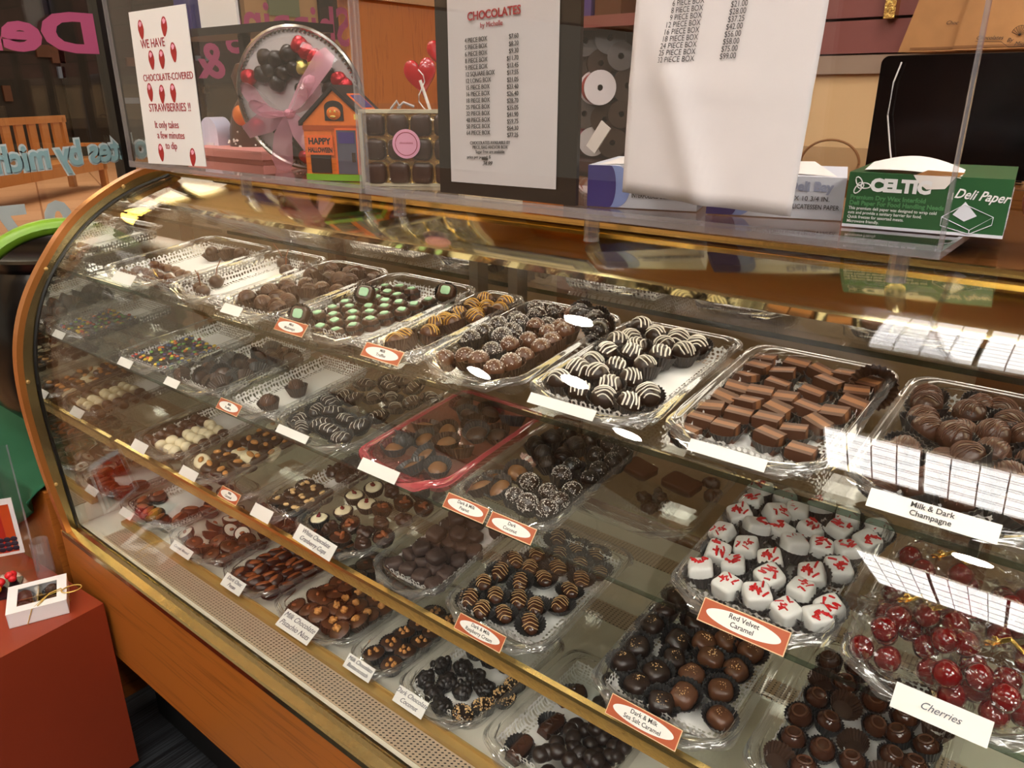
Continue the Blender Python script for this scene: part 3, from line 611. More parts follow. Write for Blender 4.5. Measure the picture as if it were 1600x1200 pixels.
def rrect(hx, hy, r, n=10):
    o = []
    for cx, cy, a0 in ((hx-r, hy-r, 0), (-hx+r, hy-r, 90), (-hx+r, -hy+r, 180), (hx-r, -hy+r, 270)):
        for i in range(n+1): a = R(a0+90*i/n); o.append((cx+r*cos(a), cy+r*sin(a)))
    P = [];
    for i, p in enumerate(o):
        q = o[(i+1) % len(o)]; d = math.hypot(q[0]-p[0], q[1]-p[1]); k = max(1, int(d/.006))
        for j in range(k): P.append((p[0]+(q[0]-p[0])*j/k, p[1]+(q[1]-p[1])*j/k))
    return P
class Tray:
    def __init__(s, label, lev, x0, x1, y0=.628, dep=.245, h=.030, plastic='tray_plastic', rim='tray_rim', z=None, short=''):
        s.short = short; s.hx, s.hy, s.h = (x1-x0)/2-.009, dep/2-.010, h
        cx, cy = (x0+x1)/2, y0+dep/2; tl = TILT if lev in (1, 2, 3) else 0
        s.mx = Matrix.Translation((cx, cy, (zt(lev, cy) if z is None else z)+.0008)) @ Matrix.Rotation(tl, 4, 'X')
        s.o = t = thing('candy_tray', label, 'tray', s.mx.to_translation(), s.mx.to_euler())
        hx, hy = s.hx, s.hy
        def lp(ins, z, rib=0, dip=0):
            P = rrect(hx-ins, hy-ins, .022-ins*.5); o = []
            for i, (x, y) in enumerate(P):
                r_ = rib*(1 if i % 2 else -1); l = math.hypot(x, y); x2, y2 = x*(1-r_/l), y*(1-r_/l); zz = z
                if dip:
                    k = max(0, min(1, (-y-hy*.9)/(hy*.1)))*max(0, min(1, (hx*.80-abs(x))/(hx*.22))); k = k*k*(3-2*k)
                    zz -= .009*k*dip; y2 -= .010*k*dip
                o.append((x2, y2, zz))
            return o
        b = MB(); b.loops([lp(.014, .0006), lp(.011, .003, .0007), lp(.005, h*.8, .0007, .5), lp(.003, h-.002, 0, 1)], cap0=True); b.build('tray_wall', plastic, t, smooth=.35)
        b = MB(); b.loops([lp(.003, h-.002, 0, 1), lp(.001, h+.0005, 0, 1), lp(-.002, h+.001, 0, 1), lp(-.004, h-.001, 0, 1), lp(-.0075, h-.001, 0, 1), lp(-.0085, h-.005, 0, 1)]); b.build('tray_rim', rim, t, smooth=1.2)
    def card(s, style, lines=(), x=0.0, w=.072, hgt=.020, tilt=42, rz=0, y=0, z=0):
        nm = {'oval': 'rust-bordered name card with white oval', 'plain': 'plain white name card', 'hand': 'handwritten name card'}[style]
        b = MB().box(-w/2, w/2, -hgt/2, hgt/2, -.0006, 0, 0)
        c = link('name_card', None, s.o, (x, -s.hy-.017+y, s.h-.0035+z), (R(tilt), 0, R(rz))); c['label'] = nm
        if style == 'oval':
            link('card_back', MB().box(-w/2, w/2, -hgt/2, hgt/2, -.0006, 0).mesh('card_back', 'peach', 0), c)
            link('card_border', MB().box(-w/2+.001, w/2-.001, -hgt/2+.001, hgt/2-.001, 0, .0003).mesh('card_border', 'rust', 0), c)
            b = MB().prism([(w*.43*cos(2*pi*i/40), hgt*.36*sin(2*pi*i/40)) for i in range(40)], lambda p, d: (p[0], p[1], d), .0003, .0005); link('card_oval', b.mesh('card_oval', 'card', 0), c)
        else: link('card_back', MB().box(-w/2, w/2, -hgt/2, hgt/2, -.0006, 0).mesh('card_back', 'card', 0), c)
        b = MB(); n = len(lines)
        for i, tx in enumerate(lines):
            sz = min(hgt*.40, hgt*.80/max(n, 1)) if style != 'oval' else hgt*.29
            put_text(b, tx, sz, (0, (n/2-i-.72)*sz*1.05, .0006), (1, 0, 0), (0, 1, 0), 'C', shear=.35 if style == 'hand' else 0, bold=0 if style == 'hand' else sz*.01, ext=.0001)
        if n: link('card_text', b.mesh('card_text', 'pen' if style == 'hand' else 'ink', 0), c)
        return c
    def doily(s, label, front=True):
        hx, hy = s.hx-.013, s.hy-.013; over = .014
        def fn(u, v):
            x = (2*u-1)*(hx+over); y = (2*v-1)*(hy+over)
            ox = max(0, abs(x)-hx+.004); oy = max(0, abs(y)-hy+.004); o = max(ox, oy)
            sc = 1-.22*abs(sin((x if oy > ox else y)*pi/.011))*(1 if o > over*.9 else 0)
            cx = math.copysign(min(abs(x), hx+.10*ox), x); cy = math.copysign(min(abs(y), hy+.10*oy), y)
            return (cx, cy, .0032+o*1.15*sc)
        b = MB().sheet(fn, 60, 90)
        rim = lambda p: 1.0 if (abs(p[0]) > hx-.016 or abs(p[1]) > hy-.016) else 0.0
        o = b.build('doily', 'lace', None, smooth=1.0, uvfn=lambda p: (p[0]*1.0+(p[2] if abs(p[0]) > hx-.004 else 0), p[1]+(p[2] if abs(p[1]) > hy-.004 else 0)), rim=rim)
        o.matrix_world = s.mx.copy(); return tag(o, label, 'doily')
    def fill(s, pts, kind, name, desc, cat, group, z=.0045, jz=.0, tilt=.12, nv=4, rows=.027, scale=1.0, face=None):
        """kind(i,x,y) -> (kind, description) or a fixed kind; every piece gets its row and place in the row in its label"""
        rr = random.Random(len(pts)*13+int(s.hx*1e5)+int(s.mx[2][3]*1e4)); P = sorted(pts, key=lambda p: p[1]); out = []
        ymin = P[0][1]; R_ = {}
        for p in P: R_.setdefault(int((p[1]-ymin)/rows), []).append(p)
        keys = sorted(R_)
        for ri, k in enumerate(keys):
            row = sorted(R_[k]); rn = ('back row' if ri == len(keys)-1 and ri > 1 else ('front row' if ri == 0 else ORD[min(ri, 11)]+' row'))
            for ci, p in enumerate(row):
                kd, ds = (kind(len(out), p[0], p[1]) if callable(kind) else (kind, desc))
                pos = '' if len(row) == 1 else (', leftmost' if ci == 0 else (', rightmost' if ci == len(row)-1 else ', %s from left' % NTH[ci]))
                lab = '%s in %s, %s%s' % (ds, s.short, rn, pos)
                zz = p[2] if len(p) > 2 else 0
                m = s.mx @ Matrix.Translation((p[0], p[1], z+zz+jz*rr.random()))
                rot = (rr.uniform(-tilt, tilt), rr.uniform(-tilt, tilt), rr.random()*6.28 if face is None else face+rr.uniform(-.35, .35))
                if len(p) > 3: rot = p[3]
                out.append(place(kd, rr.randrange(nv), m, name, lab, cat, group, rot, scale*rr.uniform(.95, 1.05)))
        return out
def grid(nx, ny, x0, x1, y0, y1, j=.003, seed=1, skip=()):
    rr = random.Random(seed); o = []
    for b_ in range(ny):
        for a in range(nx):
            if (a, b_) in skip: continue
            st = .25*(x1-x0)/nx*(b_ % 2)
            o.append((x0+(x1-x0)*(a+.5)/nx+rr.uniform(-j, j)+(st if nx > 2 else 0)*.5, y0+(y1-y0)*(b_+.5)/ny+rr.uniform(-j, j)))
    return o
mmm = lambda L: [(a/1000, b/1000) for a, b in L]
POS = {
 'white': [(-60,-77),(-60,-43),(-31,-82),(-60,-14),(-31,-40),(-2,-83),(-60,15),(-31,-11),(-5,-54),(-60,44),(-31,24),(-2,-24),(27,-79),(-31,53),(-53,72),(3,7),(39,-50),(-60,100),(4,36),(-8,72),(-31,98),(-2,100),(20,67),(27,96)],
 'snowm': [(-37,-72),(-10,-80),(-13,-50),(-2,-25),(23,-92),(31,-66),(32,-39),(39,-13),(37,14),(-2,4),(11,30),(32,47),(9,60),(-18,66),(-29,14),(-15,39),(-33,-13),(3,100),(-60,100),(-24,100),(-42,79),(-42,38),(-60,18),(-60,-10),(-59,-37),(-60,59),(-60,-87)],
 'yellow': [(-22,-64),(-22,-90),(-22,-14),(-22,12),(-22,38),(-22,92),(-22,65),(1,2),(0,51),(8,27),(0,78),(22,91),(-13,-40),(22,64)],
 'mint': [(-29,-95),(2,-91),(11,-67),(-28,-69),(15,-40),(-11,-50),(-51,-52),(-9,-19),(20,-15),(-31,-33),(28,11),(-77,-61),(-54,-20),(-30,-2),(-5,7),(0,34),(29,37),(-24,25),(-55,6),(-49,31),(-52,57),(-77,24),(-25,54),(-77,50),(-51,84),(-77,76),(-25,84),(-77,-87),(-76,-35),(-77,-8),(34,63)],
 'caramel': [(-61,-99),(-33,-71),(-33,-42),(-61,-71),(-61,-42),(-61,-14),(-33,-14),(-61,15),(-61,43),(-33,15),(-58,72),(-61,100),(-29,72),(-27,43),(11,43),(18,71),(30,100),(58,93),(51,65),(55,37),(49,9),(20,5),(38,-17),(27,-44),(-4,-9),(45,-78),(-2,-38),(9,-66),(2,95),(-26,100),(-4,19)],
 'redvelvet': [(-66,99),(-36,99),(-66,69),(-66,39),(-38,57),(-15,77),(6,99),(-19,34),(4,54),(30,69),(-44,18),(-65,-3),(-36,-11),(24,31),(-65,-38),(-37,-46),(2,12),(-7,-17),(-59,-79),(1,-46),(35,-47),(51,11),(39,-16),(-28,-82),(2,-82),(32,-82),(62,-77),(65,-48),(53,41),(36,99),(66,99),(66,69)],
 'truf': [(-9,-74),(22,-74),(49,-73),(-12,-36),(50,-45),(16,-6),(51,-17),(22,-43),(21,22),(54,10),(47,36),(20,71),(60,61),(58,88),(24,100),(-45,100),(-4,100),(-48,69),(-10,73),(-39,28),(-13,43),(-60,44),(-11,11),(-41,-21),(-60,-44),(-60,-73),(-35,-63)],
 'oval': [(-67,-79),(-67,-47),(-37,-59),(-36,-91),(-7,-77),(-10,-41),(35,-74),(23,-42),(49,-23),(-26,-13),(-67,18),(-67,-14),(-34,19),(-3,10),(-45,49),(-2,42),(41,8),(39,41),(-20,69),(20,67),(53,70),(-5,98),(-42,97),(27,98)],
 'seasalt': [(-70,-61),(-70,-25),(-70,13),(-70,45),(-70,76),(-33,52),(-36,11),(-26,-19),(-28,-54),(-37,-86),(-6,-87),(13,-63),(8,-29),(15,1),(44,-31),(60,-69),(16,44),(47,43),(47,7),(-7,23),(-39,82)],
 'pink': [(-40,-18),(1,-85),(33,-69),(-4,-11),(31,-21),(-28,18),(16,34),(43,50),(-35,70),(-8,89),(-67,98),(40,87),(-58,-65),(-7,54),(-1,-53),(-64,3),(-67,-34)],
 'stripe': [(-74,-82),(-48,-98),(-27,-75),(3,-85),(34,-83),(-38,-43),(-6,-44),(31,-43),(35,-12),(-74,-20),(-43,9),(-25,34),(6,45),(35,25),(43,55),(11,98),(-27,68),(-74,58),(-56,98),(-23,98),(62,80),(-70,-51),(-74,11)],
}

# ---------------------------------------------------------------- trays and what is in them
def trays():
    # ---- upper shelf
    t = Tray('clear tray of milk chocolate nut pieces at far left of upper shelf', 1, -1.51, -1.278, short='far left upper tray'); t.doily('lace doily under the milk chocolate nut pieces, far left upper tray')
    t.fill([(x, y, .0) for x, y in grid(7, 3, -.10, .09, -.105, -.02, .004, 3)]+[(-.02, .06), (.01, .075), (.04, .09)], lambda i, x, y: ('almond_pile', 'milk chocolate nut lump') if y < .03 else ('ball_plain', 'smooth milk chocolate ball'), 'chocolate', '', 'chocolate', 'milk chocolate nut lumps', tilt=.4)
    t.card('plain', (), x=.0)
    t = Tray('nearly empty clear tray with lace doily and stemmed cherries, upper shelf', 1, -1.274, -1.114, short='stemmed cherry tray'); t.doily('lace doily beneath the few chocolate cherries with stems')
    t.fill([(-.045, -.075), (-.02, -.082), (-.05, -.04), (.02, .06), (.045, .085), (-.03, .09)], 'cherry_stem', 'chocolate_cherry', 'chocolate cherry with stem', 'chocolate', 'stemmed chocolate cherries')
    t = Tray('clear tray of brown striped truffles in brown cups, upper shelf', 1, -1.110, -.952, short='brown striped tray'); t.doily('lace doily under the brown striped truffles')
    t.fill(grid(4, 6, -.062, .062, -.10, .10, .004, 5, skip=((3, 1), (3, 2), (0, 3))), 'ball_brownstripe', 'truffle', 'brown truffle with fine stripes', 'chocolate', 'brown striped truffles', tilt=.6, jz=.006, scale=1.08)
    t.card('plain', (), x=-.02, w=.05, hgt=.016)
    t = Tray('clear tray of dark squares topped with green mint', 1, -.950, -.755, short='mint tray'); t.doily('lace doily under the green-topped mint squares'); t.card('oval', ('Mint', 'Meltaways'), x=-.05, w=.066)
    t.fill(mmm(POS['mint']), 'mint', 'mint_chocolate', 'green-topped dark square', 'chocolate', 'mint squares', tilt=.1, rows=.025, face=.2)
    for (x, y, rx, lab) in ((-.073, -.092, .9, 'dark mint square tipped up in its cup at front left of mint tray'), (-.052, .015, .8, 'dark mint square tipped up in its cup on middle left of mint tray'), (.062, .075, .7, 'dark mint square tipped up in its cup at back right of mint tray')):
        place('mint', 1, t.mx @ Matrix.Translation((x, y, .024)), 'mint_chocolate', lab, 'chocolate', 'mint squares', (rx, .2, .5), 1.25)
    t = Tray('clear tray of milk truffles striped with yellow', 1, -.752, -.662, short='yellow striped tray'); t.doily('lace doily under the yellow striped truffles'); t.card('oval', ('Milk', 'Truffles'), x=-.005, w=.070)
    t.fill(mmm(POS['yellow']), 'ball_yellow', 'truffle', 'yellow striped milk truffle', 'chocolate', 'yellow striped truffles', tilt=.5, jz=.006)
    t = Tray('clear tray of coconut-sprinkled truffles in brown and black cups', 1, -.662, -.500, short='coconut truffle tray')
    t.fill(mmm(POS['snowm']), lambda i, x, y: ('ball_coco', 'white-dusted dark truffle') if x < -.018-(.1*(y-.0) if y < .03 else -.12*(y-.03)) and y > -.07 else ('ball_snow', 'coconut-flecked milk truffle'), 'truffle', '', 'chocolate', 'coconut truffles', tilt=.3, jz=.008)
    for (x, y, lab) in ((.02, .108, 'near-black truffle leaning in an upright black cup, back left of coconut truffles'), (.052, .098, 'near-black truffle leaning in an upright black cup, back middle of coconut truffles'), (.074, .075, 'flecked truffle leaning in an upright black cup, back right of coconut truffles')):
        place('ball_dkcoco', 1, t.mx @ Matrix.Translation((x, y, .018)), 'truffle', lab, 'chocolate', 'coconut truffles', (.8, -.1, 0), 1.15)
    t = Tray('half-empty clear tray of white-striped dark truffles', 1, -.496, -.330, short='white-striped tray'); t.doily('lace doily bare at the right of the white-striped truffles'); t.card('plain', (), x=-.02, w=.085, hgt=.012)
    t.fill(mmm(POS['white']), 'ball_white', 'truffle', 'white-striped dark truffle', 'chocolate', 'white-striped truffles', tilt=.35, jz=.006, scale=1.06)
    t = Tray('clear tray of layered caramel blocks in black cups', 1, -.326, -.158, short='caramel tray'); t.doily('lace doily under the layered caramel blocks'); t.card('plain', (), x=-.005, w=.075, hgt=.012)
    t.fill(mmm(POS['caramel']), 'caramel', 'caramel_block', 'layered caramel block', 'chocolate', 'layered caramel blocks', tilt=.16, rows=.026, face=-.05, scale=.92)
    place('emptycup', 0, t.mx @ Matrix.Translation((.060, .095, .012)), 'paper_cup', 'empty black pleated cup on edge, back right of caramel blocks', 'paper cup', None, (1.0, .3, 0), 1.4)
    t = Tray('clear tray of ridged brown truffles at the right of the upper shelf', 1, -.152, .030, short='ridged truffle tray'); t.doily('lace doily under the ridged brown truffles'); t.card('plain', ('Milk & Dark', 'Champagne'), x=-.015, w=.094, hgt=.016)
    t.fill(grid(5, 7, -.075, .075, -.105, .105, .004, 11), 'ball_ridge', 'truffle', 'ridged brown truffle', 'chocolate', 'ridged truffles', tilt=.5, jz=.012, scale=.98)
    # ---- middle shelf
    t = Tray('clear tray of dark bark with coloured candies, left end of middle shelf', 2, -1.520, -1.344, short='candy bark tray'); t.doily('lace doily under the coloured candy bark')
    rr = random.Random(5)
    for i, (x, y) in enumerate(grid(4, 4, -.07, .07, -.10, .03, .004, 9)):
        row, c = divmod(i, 4); m = t.mx @ Matrix.Translation((x, y, .005)); root = link('candy_bark', None, None, m.to_translation(), m.to_euler())
        tag(root, 'dark bark piece with coloured candies, %s row, %s from left of its tray' % (ORD[row], NTH[c]), 'chocolate', 'candy bark')
        MB().ell((0, 0, .006), .019, .016, .0065, 16, 8, nz=.22, nf=12, seed=i*3).build('bark', 'dark_choc', root)
        for k in range(6):
            a = rr.random()*6.28; q = .015*sqrt(rr.random()); MB().ell((q*cos(a), q*sin(a), .0125), .0042, .0042, .0028, 10, 6).build('candy_button', 'candy_'+rr.choice(['red', 'yellow', 'green', 'blue', 'orange', 'purple']), root)
    t.card('plain', (), x=-.02, w=.05, hgt=.016)
    t = Tray('clear tray of milk chocolate cups piled on their sides, middle shelf', 2, -1.340, -1.160, short='piled cup tray'); t.doily('lace doily under the piled brown cups')
    t.fill([(x, y, z, (rr.uniform(.5, 1.9), rr.uniform(-.6, .6), rr.random()*6)) for (x, y) in grid(5, 5, -.07, .07, -.10, .08, .005, 21, skip=((0, 4), (1, 4), (0, 3), (1, 3), (0, 2))) for z in (.010,)], lambda i, x, y: ('pinkcup' if i % 3 else 'ball_milk', 'milk chocolate lying in ribbed brown cup'), 'chocolate', '', 'chocolate', 'piled milk chocolates')
    t.card('plain', (), x=-.03, w=.045, hgt=.015)
    t = Tray('almost empty clear tray with two chocolates on a doily', 2, -1.157, -1.000, short='two-piece tray'); t.doily('white lace doily with only two chocolates on it'); t.card('oval', ('Milk', 'Truffles'), x=-.02, w=.062)
    t.fill([(.012, -.075), (.008, -.016)], 'ball_milk', 'truffle', 'milk truffle left over', 'chocolate', 'two left-over truffles', tilt=.1, scale=1.1)
    t = Tray('clear tray of pale-striped dark chocolates, middle shelf', 2, -1.0, -.806, short='pale-striped tray'); t.card('plain', (), x=-.025, w=.075, hgt=.013)
    t.fill(mmm(POS['stripe']), 'oval_dark', 'chocolate', 'dark chocolate with pale stripes', 'chocolate', 'pale-striped chocolates', tilt=.3, jz=.006, scale=.9)
    t = Tray('pink plastic tray of caramel-brown chocolates in cups', 2, -.803, -.626, plastic='pink_plastic', rim='pink_rim', short='pink tray'); t.card('plain', (), x=-.02, w=.075, hgt=.018)
    t.fill(mmm(POS['pink']), lambda i, x, y: ('pinkmound' if y < .03 else 'pinkcup', 'glossy caramel-brown mound' if y < .03 else 'brown mound in pleated cup'), 'chocolate', '', 'chocolate', 'mounds in the pink tray', tilt=.45, jz=.006)
    place('foil_truffle', 1, t.mx @ Matrix.Translation((-.058, -.045, .012)), 'wrapped_chocolate', 'chocolate in crumpled grey wrap at front left of pink tray', 'chocolate', None)
    t = Tray('clear tray of dark truffles, half coated in coconut, middle shelf', 2, -.618, -.454, short='dark coconut tray'); t.card('oval', ('Dark & Milk', 'Peanut'), x=-.038, w=.068); t.card('oval', ('Dark', 'Coconut'), x=.036, w=.068, y=-.001)
    def tk(i, x, y):
        a = POS['truf'][:15]
        return ('ball_coco', 'coconut-coated dark truffle') if any(abs(x*1000-p)+abs(y*1000-q) < .6 for p, q in a[:8]) else (('ball_dkcoco', 'lightly dusted black truffle') if any(abs(x*1000-p)+abs(y*1000-q) < .6 for p, q in a[8:]) else (('ball_dark', 'plain dark truffle') if y > -.02 else ('pinkmound', 'milk caramel mound')))
    t.fill(mmm(POS['truf']), tk, 'truffle', '', 'chocolate', 'truffles in the two-card tray', tilt=.3, jz=.007)
    t = Tray('clear tray of white cubes flecked with red', 2, -.306, -.134, short='red-flecked tray'); t.doily('lace doily under the red-flecked white cubes'); t.card('oval', ('Red Velvet', 'Caramel'), x=.008, w=.088, hgt=.024)
    t.fill(mmm(POS['redvelvet']), 'redvelvet', 'petit_four', 'red-flecked white cube', 'chocolate', 'red-flecked white cubes', tilt=.3, jz=.008, nv=6, rows=.026)
    cherries()
    # ---- lower glass shelf
    t = Tray('clear tray of white and brown nut clusters, left end of lower shelf', 3, -1.518, -1.340, short='white nut tray'); t.doily('lace doily under the white and brown nut domes'); t.card('plain', (), x=-.03, w=.055, hgt=.020)
    t.fill(grid(6, 5, -.072, .072, -.105, .02, .003, 31), lambda i, x, y: ('nutdome_white', 'white-coated nut dome') if x > -.03 and x < .055 else ('nutdome_brown', 'brown-coated nut dome'), 'nut_dome', '', 'chocolate', 'nut domes', tilt=.3, jz=.004, rows=.0255, scale=1.22)
    t = Tray('clear tray of dark chocolates topped with cashews, lower shelf', 3, -1.336, -1.190, short='cashew tray'); t.card('plain', (), x=-.01, w=.055, hgt=.018)
    t.fill(grid(4, 6, -.062, .062, -.10, .10, .003, 33), lambda i, x, y: ('bark_nut_white', 'white chocolate topped with cashew') if (i*7) % 5 == 0 else ('bark_nut', 'dark chocolate topped with cashew'), 'nut_chocolate', '', 'chocolate', 'cashew-topped chocolates', tilt=.35, jz=.006, rows=.033, scale=1.3)
    t = Tray('empty clear tray with rust-bordered card, lower shelf', 3, -1.186, -1.092, short='empty tray'); t.card('oval', ('Milk', 'Caramel'), x=0, w=.058)
    t = Tray('narrow clear tray of peanut-topped cups, lower shelf', 3, -1.088, -.985, short='peanut cup tray'); t.doily('lace doily under the peanut-topped cups'); t.card('plain', (), x=-.005, w=.052, hgt=.022)
    t.fill(grid(3, 3, -.042, .042, -.10, -.01, .002, 35), 'nutcup_dark', 'peanut_cup', 'peanut-topped dark cup', 'chocolate', 'peanut-topped cups', rows=.03)
    t.fill(grid(3, 3, -.038, .038, .02, .10, .003, 36), 'cluster_milk', 'nut_cluster', 'milk nut cluster behind peanut cups', 'chocolate', 'milk nut clusters', rows=.027)
    t = Tray('clear tray of white-topped cups and dark fruit clusters, lower shelf', 3, -.980, -.800, short='white-topped cup tray'); t.card('hand', ('White Chocolate', 'Cranberry Cups'), x=-.01, w=.10, hgt=.026, rz=-3)
    t.fill([(-.065, -.078), (-.048, -.040), (-.068, .0), (-.058, .038), (-.03, -.005)], 'cherrycup', 'white_topped_cup', 'white-topped cup with cherry', 'chocolate', 'white-topped cherry cups', rows=.026)
    t.fill([(-.028, -.082), (.005, -.095), (-.01, -.055), (.025, -.06), (.05, -.085), (.062, -.05), (.03, -.025), (0, .0), (.055, 0), (.02, .03), (.06, .04), (-.02, .05), (.03, .07), (-.03, .085), (.06, .085), (.0, .1)], lambda i, x, y: ('turtlecup' if i % 2 else 'cluster_milk', 'glossy brown fruit cluster'), 'fruit_cluster', '', 'chocolate', 'glossy fruit clusters', tilt=.4, jz=.006)
    t = Tray('clear tray of dusty dark fudge squares on lace, lower shelf', 3, -.790, -.648, short='fudge tray'); t.doily('lace doily under the dusty fudge squares')
    t.fill(grid(4, 6, -.058, .050, -.10, .075, .003, 41, skip=((3, 4), (2, 5)))+[(-.02, -.05, .016), (-.03, -.01, .016), (.0, .01, .016), (-.03, .04, .016), (.01, -.05, .015)], 'fudge', 'fudge_square', 'dusty dark fudge square', 'chocolate', 'fudge squares', tilt=.25, rows=.027)
    t = Tray('clear tray of glossy striped oval creams, lower shelf', 3, -.640, -.458, short='oval cream tray'); t.doily('lace doily under the striped oval creams'); t.card('oval', ('Dark & Milk', 'Raspberry Cream'), x=-.005, w=.080, hgt=.022)
    t.fill(mmm(POS['oval']), lambda i, x, y: ('oval_flat', 'flat striped oval cream') if x > -.02 and y > .03 else ('oval', 'glossy striped oval cream'), 'oval_cream', '', 'chocolate', 'striped oval creams', tilt=.25, jz=.006, scale=.93, face=2.3)
    t = Tray('clear tray of salt-flecked caramels in black cups, lower shelf', 3, -.398, -.214, short='salted caramel tray'); t.doily('lace doily under the salt-flecked caramels'); t.card('oval', ('Dark & Milk', 'Sea Salt Caramel'), x=-.004, w=.090, hgt=.024)
    t.fill(mmm(POS['seasalt']), lambda i, x, y: ('seasalt_milk', 'salt-flecked milk caramel') if x > -.005-.25*(y+.02) and y < .08 else ('seasalt', 'salt-flecked dark caramel'), 'sea_salt_caramel', '', 'chocolate', 'salt-flecked caramels', tilt=.3, jz=.006, scale=1.06)
    t = Tray('clear tray of dark round-topped cordials, right of salted caramels', 3, -.206, -.02, short='cordial tray'); t.doily('lace doily under the round-topped cordials')
    t.fill(grid(5, 6, -.074, .074, -.10, .10, .004, 51), lambda i, x, y: ('cordial' if (i*3) % 4 else 'emptycup', 'ring-topped dark cordial' if (i*3) % 4 else 'loose brown pleated cup'), 'cordial', '', 'chocolate', 'ring-topped cordials', tilt=.3, jz=.012)
    t = Tray('clear tray at the back of lower shelf with brown slabs', 3, -.66, -.42, y0=.93, dep=.22, short='rear slab tray')
    t.fill([(-.05, .05), (.035, .045)], 'slab', 'chocolate_slab', 'smooth brown slab', 'chocolate', 'brown slabs', tilt=.05); t.fill([(.09, .045), (.075, .075), (.02, -.04), (.045, -.025), (.0, -.02), (.02, -.005)], 'cluster_milk', 'nut_cluster', 'glossy nut cluster', 'chocolate', 'rear nut clusters', tilt=.4)
    # ---- deck
    t = Tray('clear tray of pecan chocolates at far left of the deck', 4, -1.589, -1.390, y0=.600, short='far left pecan tray'); t.doily('lace doily under the far left pecan chocolates'); t.card('plain', (), x=-.03, w=.05, hgt=.016)
    t.fill([(-.07, -.08), (-.045, -.085), (-.02, -.09), (.005, -.085), (.035, -.09), (-.07, -.045), (.06, -.06), (.045, -.03), (.075, -.01), (.05, .02), (-.02, .04), (.02, .07)], 'pecan', 'pecan_chocolate', 'glossy pecan chocolate', 'chocolate', 'far left pecan chocolates', tilt=.35, scale=1.18)
    t = Tray('clear tray of coconut halves and almond cups, deck', 4, -1.384, -1.196, y0=.600, short='coconut almond tray'); t.card('hand', ('Coconut Almond',), x=-.01, w=.07, hgt=.018)
    t.fill([(-.07, -.08), (-.06, -.04), (-.03, -.06), (-.045, -.005), (-.02, -.025), (-.06, .03), (-.02, .02), (.01, -.01), (.0, .05), (-.04, .07)], 'coco_half', 'coconut_half', 'white-filled coconut half', 'chocolate', 'coconut halves', tilt=.7, jz=.006, scale=1.2)
    t.fill([(-.035, -.092), (0, -.09), (.035, -.09), (.065, -.085), (.0, -.055), (.03, -.055), (.06, -.05), (.04, -.02), (.07, -.015), (.05, .02), (.07, .05), (.03, .06), (.055, .085)], 'nutcup_almond', 'almond_cup', 'glossy almond cup', 'chocolate', 'almond cups of the coconut tray', tilt=.4)
    t = Tray('clear tray of dark chocolates packed in rows, deck', 4, -1.190, -1.036, y0=.600, short='packed dark tray'); t.card('hand', ('Dark Choc', 'Pecan'), x=-.01, w=.06, hgt=.024)
    t.fill(grid(5, 8, -.062, .062, -.105, .105, .002, 61), 'pecan_dark', 'pecan_chocolate', 'packed dark pecan chocolate', 'chocolate', 'packed dark pecan chocolates', tilt=.35, jz=.005, face=1.3)
    t = Tray('clear tray of milk nut cups, centre left of deck', 4, -1.030, -.832, y0=.600, short='milk nut cup tray'); t.card('hand', ('Milk Chocolate', 'Pistachio Nuts'), x=-.005, w=.085, hgt=.032, tilt=30)
    t.fill(grid(5, 7, -.074, .074, -.10, .10, .004, 63), lambda i, x, y: ('nutcup_walnut', 'walnut-topped milk cup') if x > -.01 and y < .03 else ('nutcup_almond', 'almond-topped milk cup'), 'nut_cup', '', 'chocolate', 'milk nut cups', tilt=.35, jz=.012, scale=1.08, rows=.0288)
    t = Tray('small clear tray of chip-topped cups, deck', 4, -.828, -.724, y0=.600, short='chip-topped tray'); t.card('hand', ('Milk Chocolate', 'Butterscotch'), x=-.005, w=.06, hgt=.022)
    t.fill(grid(2, 5, -.036, .036, -.10, .06, .003, 65), 'chipcup', 'chip_cup', 'chip-topped chocolate cup', 'chocolate', 'chip-topped cups', tilt=.2, scale=1.1, rows=.03)
    t = Tray('clear tray of knobbly dark clusters and nut-sprinkled cups, deck', 4, -.718, -.558, y0=.600, short='knobbly cluster tray'); t.doily('lace doily under the knobbly dark clusters'); t.card('hand', ('Dark Chocolate', 'Coconut'), x=-.03, w=.06, hgt=.024)
    t.fill([(-.055, -.072), (-.028, -.088), (.0, -.096), (-.025, -.055), (.006, -.058), (-.055, -.035), (-.03, -.018), (.0, -.02), (.03, -.03), (-.04, .02), (-.01, .025), (.02, .03)], 'cluster_dark', 'dark_cluster', 'knobbly dark cluster', 'chocolate', 'knobbly dark clusters', tilt=.3, scale=1.05, rows=.03)
    t.fill([(.034, -.092), (.052, -.061), (.060, -.027), (.060, .008)], 'nibcup', 'nut_sprinkled_cup', 'nut-sprinkled dark cup', 'chocolate', 'nut-sprinkled cups', tilt=.3, rows=.025)
    t = Tray('clear tray of wavy-topped logs on lace, right of knobbly clusters', 4, -.552, -.360, y0=.600, short='wavy log tray'); t.doily('wide lace doily under the wavy-topped logs')
    t.fill([(-.045, -.085), (-.035, -.025), (-.045, .04)], 'log', 'chocolate_log', 'wavy-topped dark log', 'chocolate', 'wavy-topped logs', tilt=.2, face=1.5, scale=1.05)
    t.fill([(x, y) for x, y in grid(6, 9, -.012, .080, -.105, .095, .004, 67)], 'nutdome_dark', 'dark_almond', 'dark coated almond', 'chocolate', 'dark coated almonds', tilt=.5, jz=.016, rows=.03, scale=1.2)
    # ---- rear top shelf
    def rear(label, x0, x1, short): return Tray(label, 0, x0, x1, y0=.955, dep=.22, short=short)
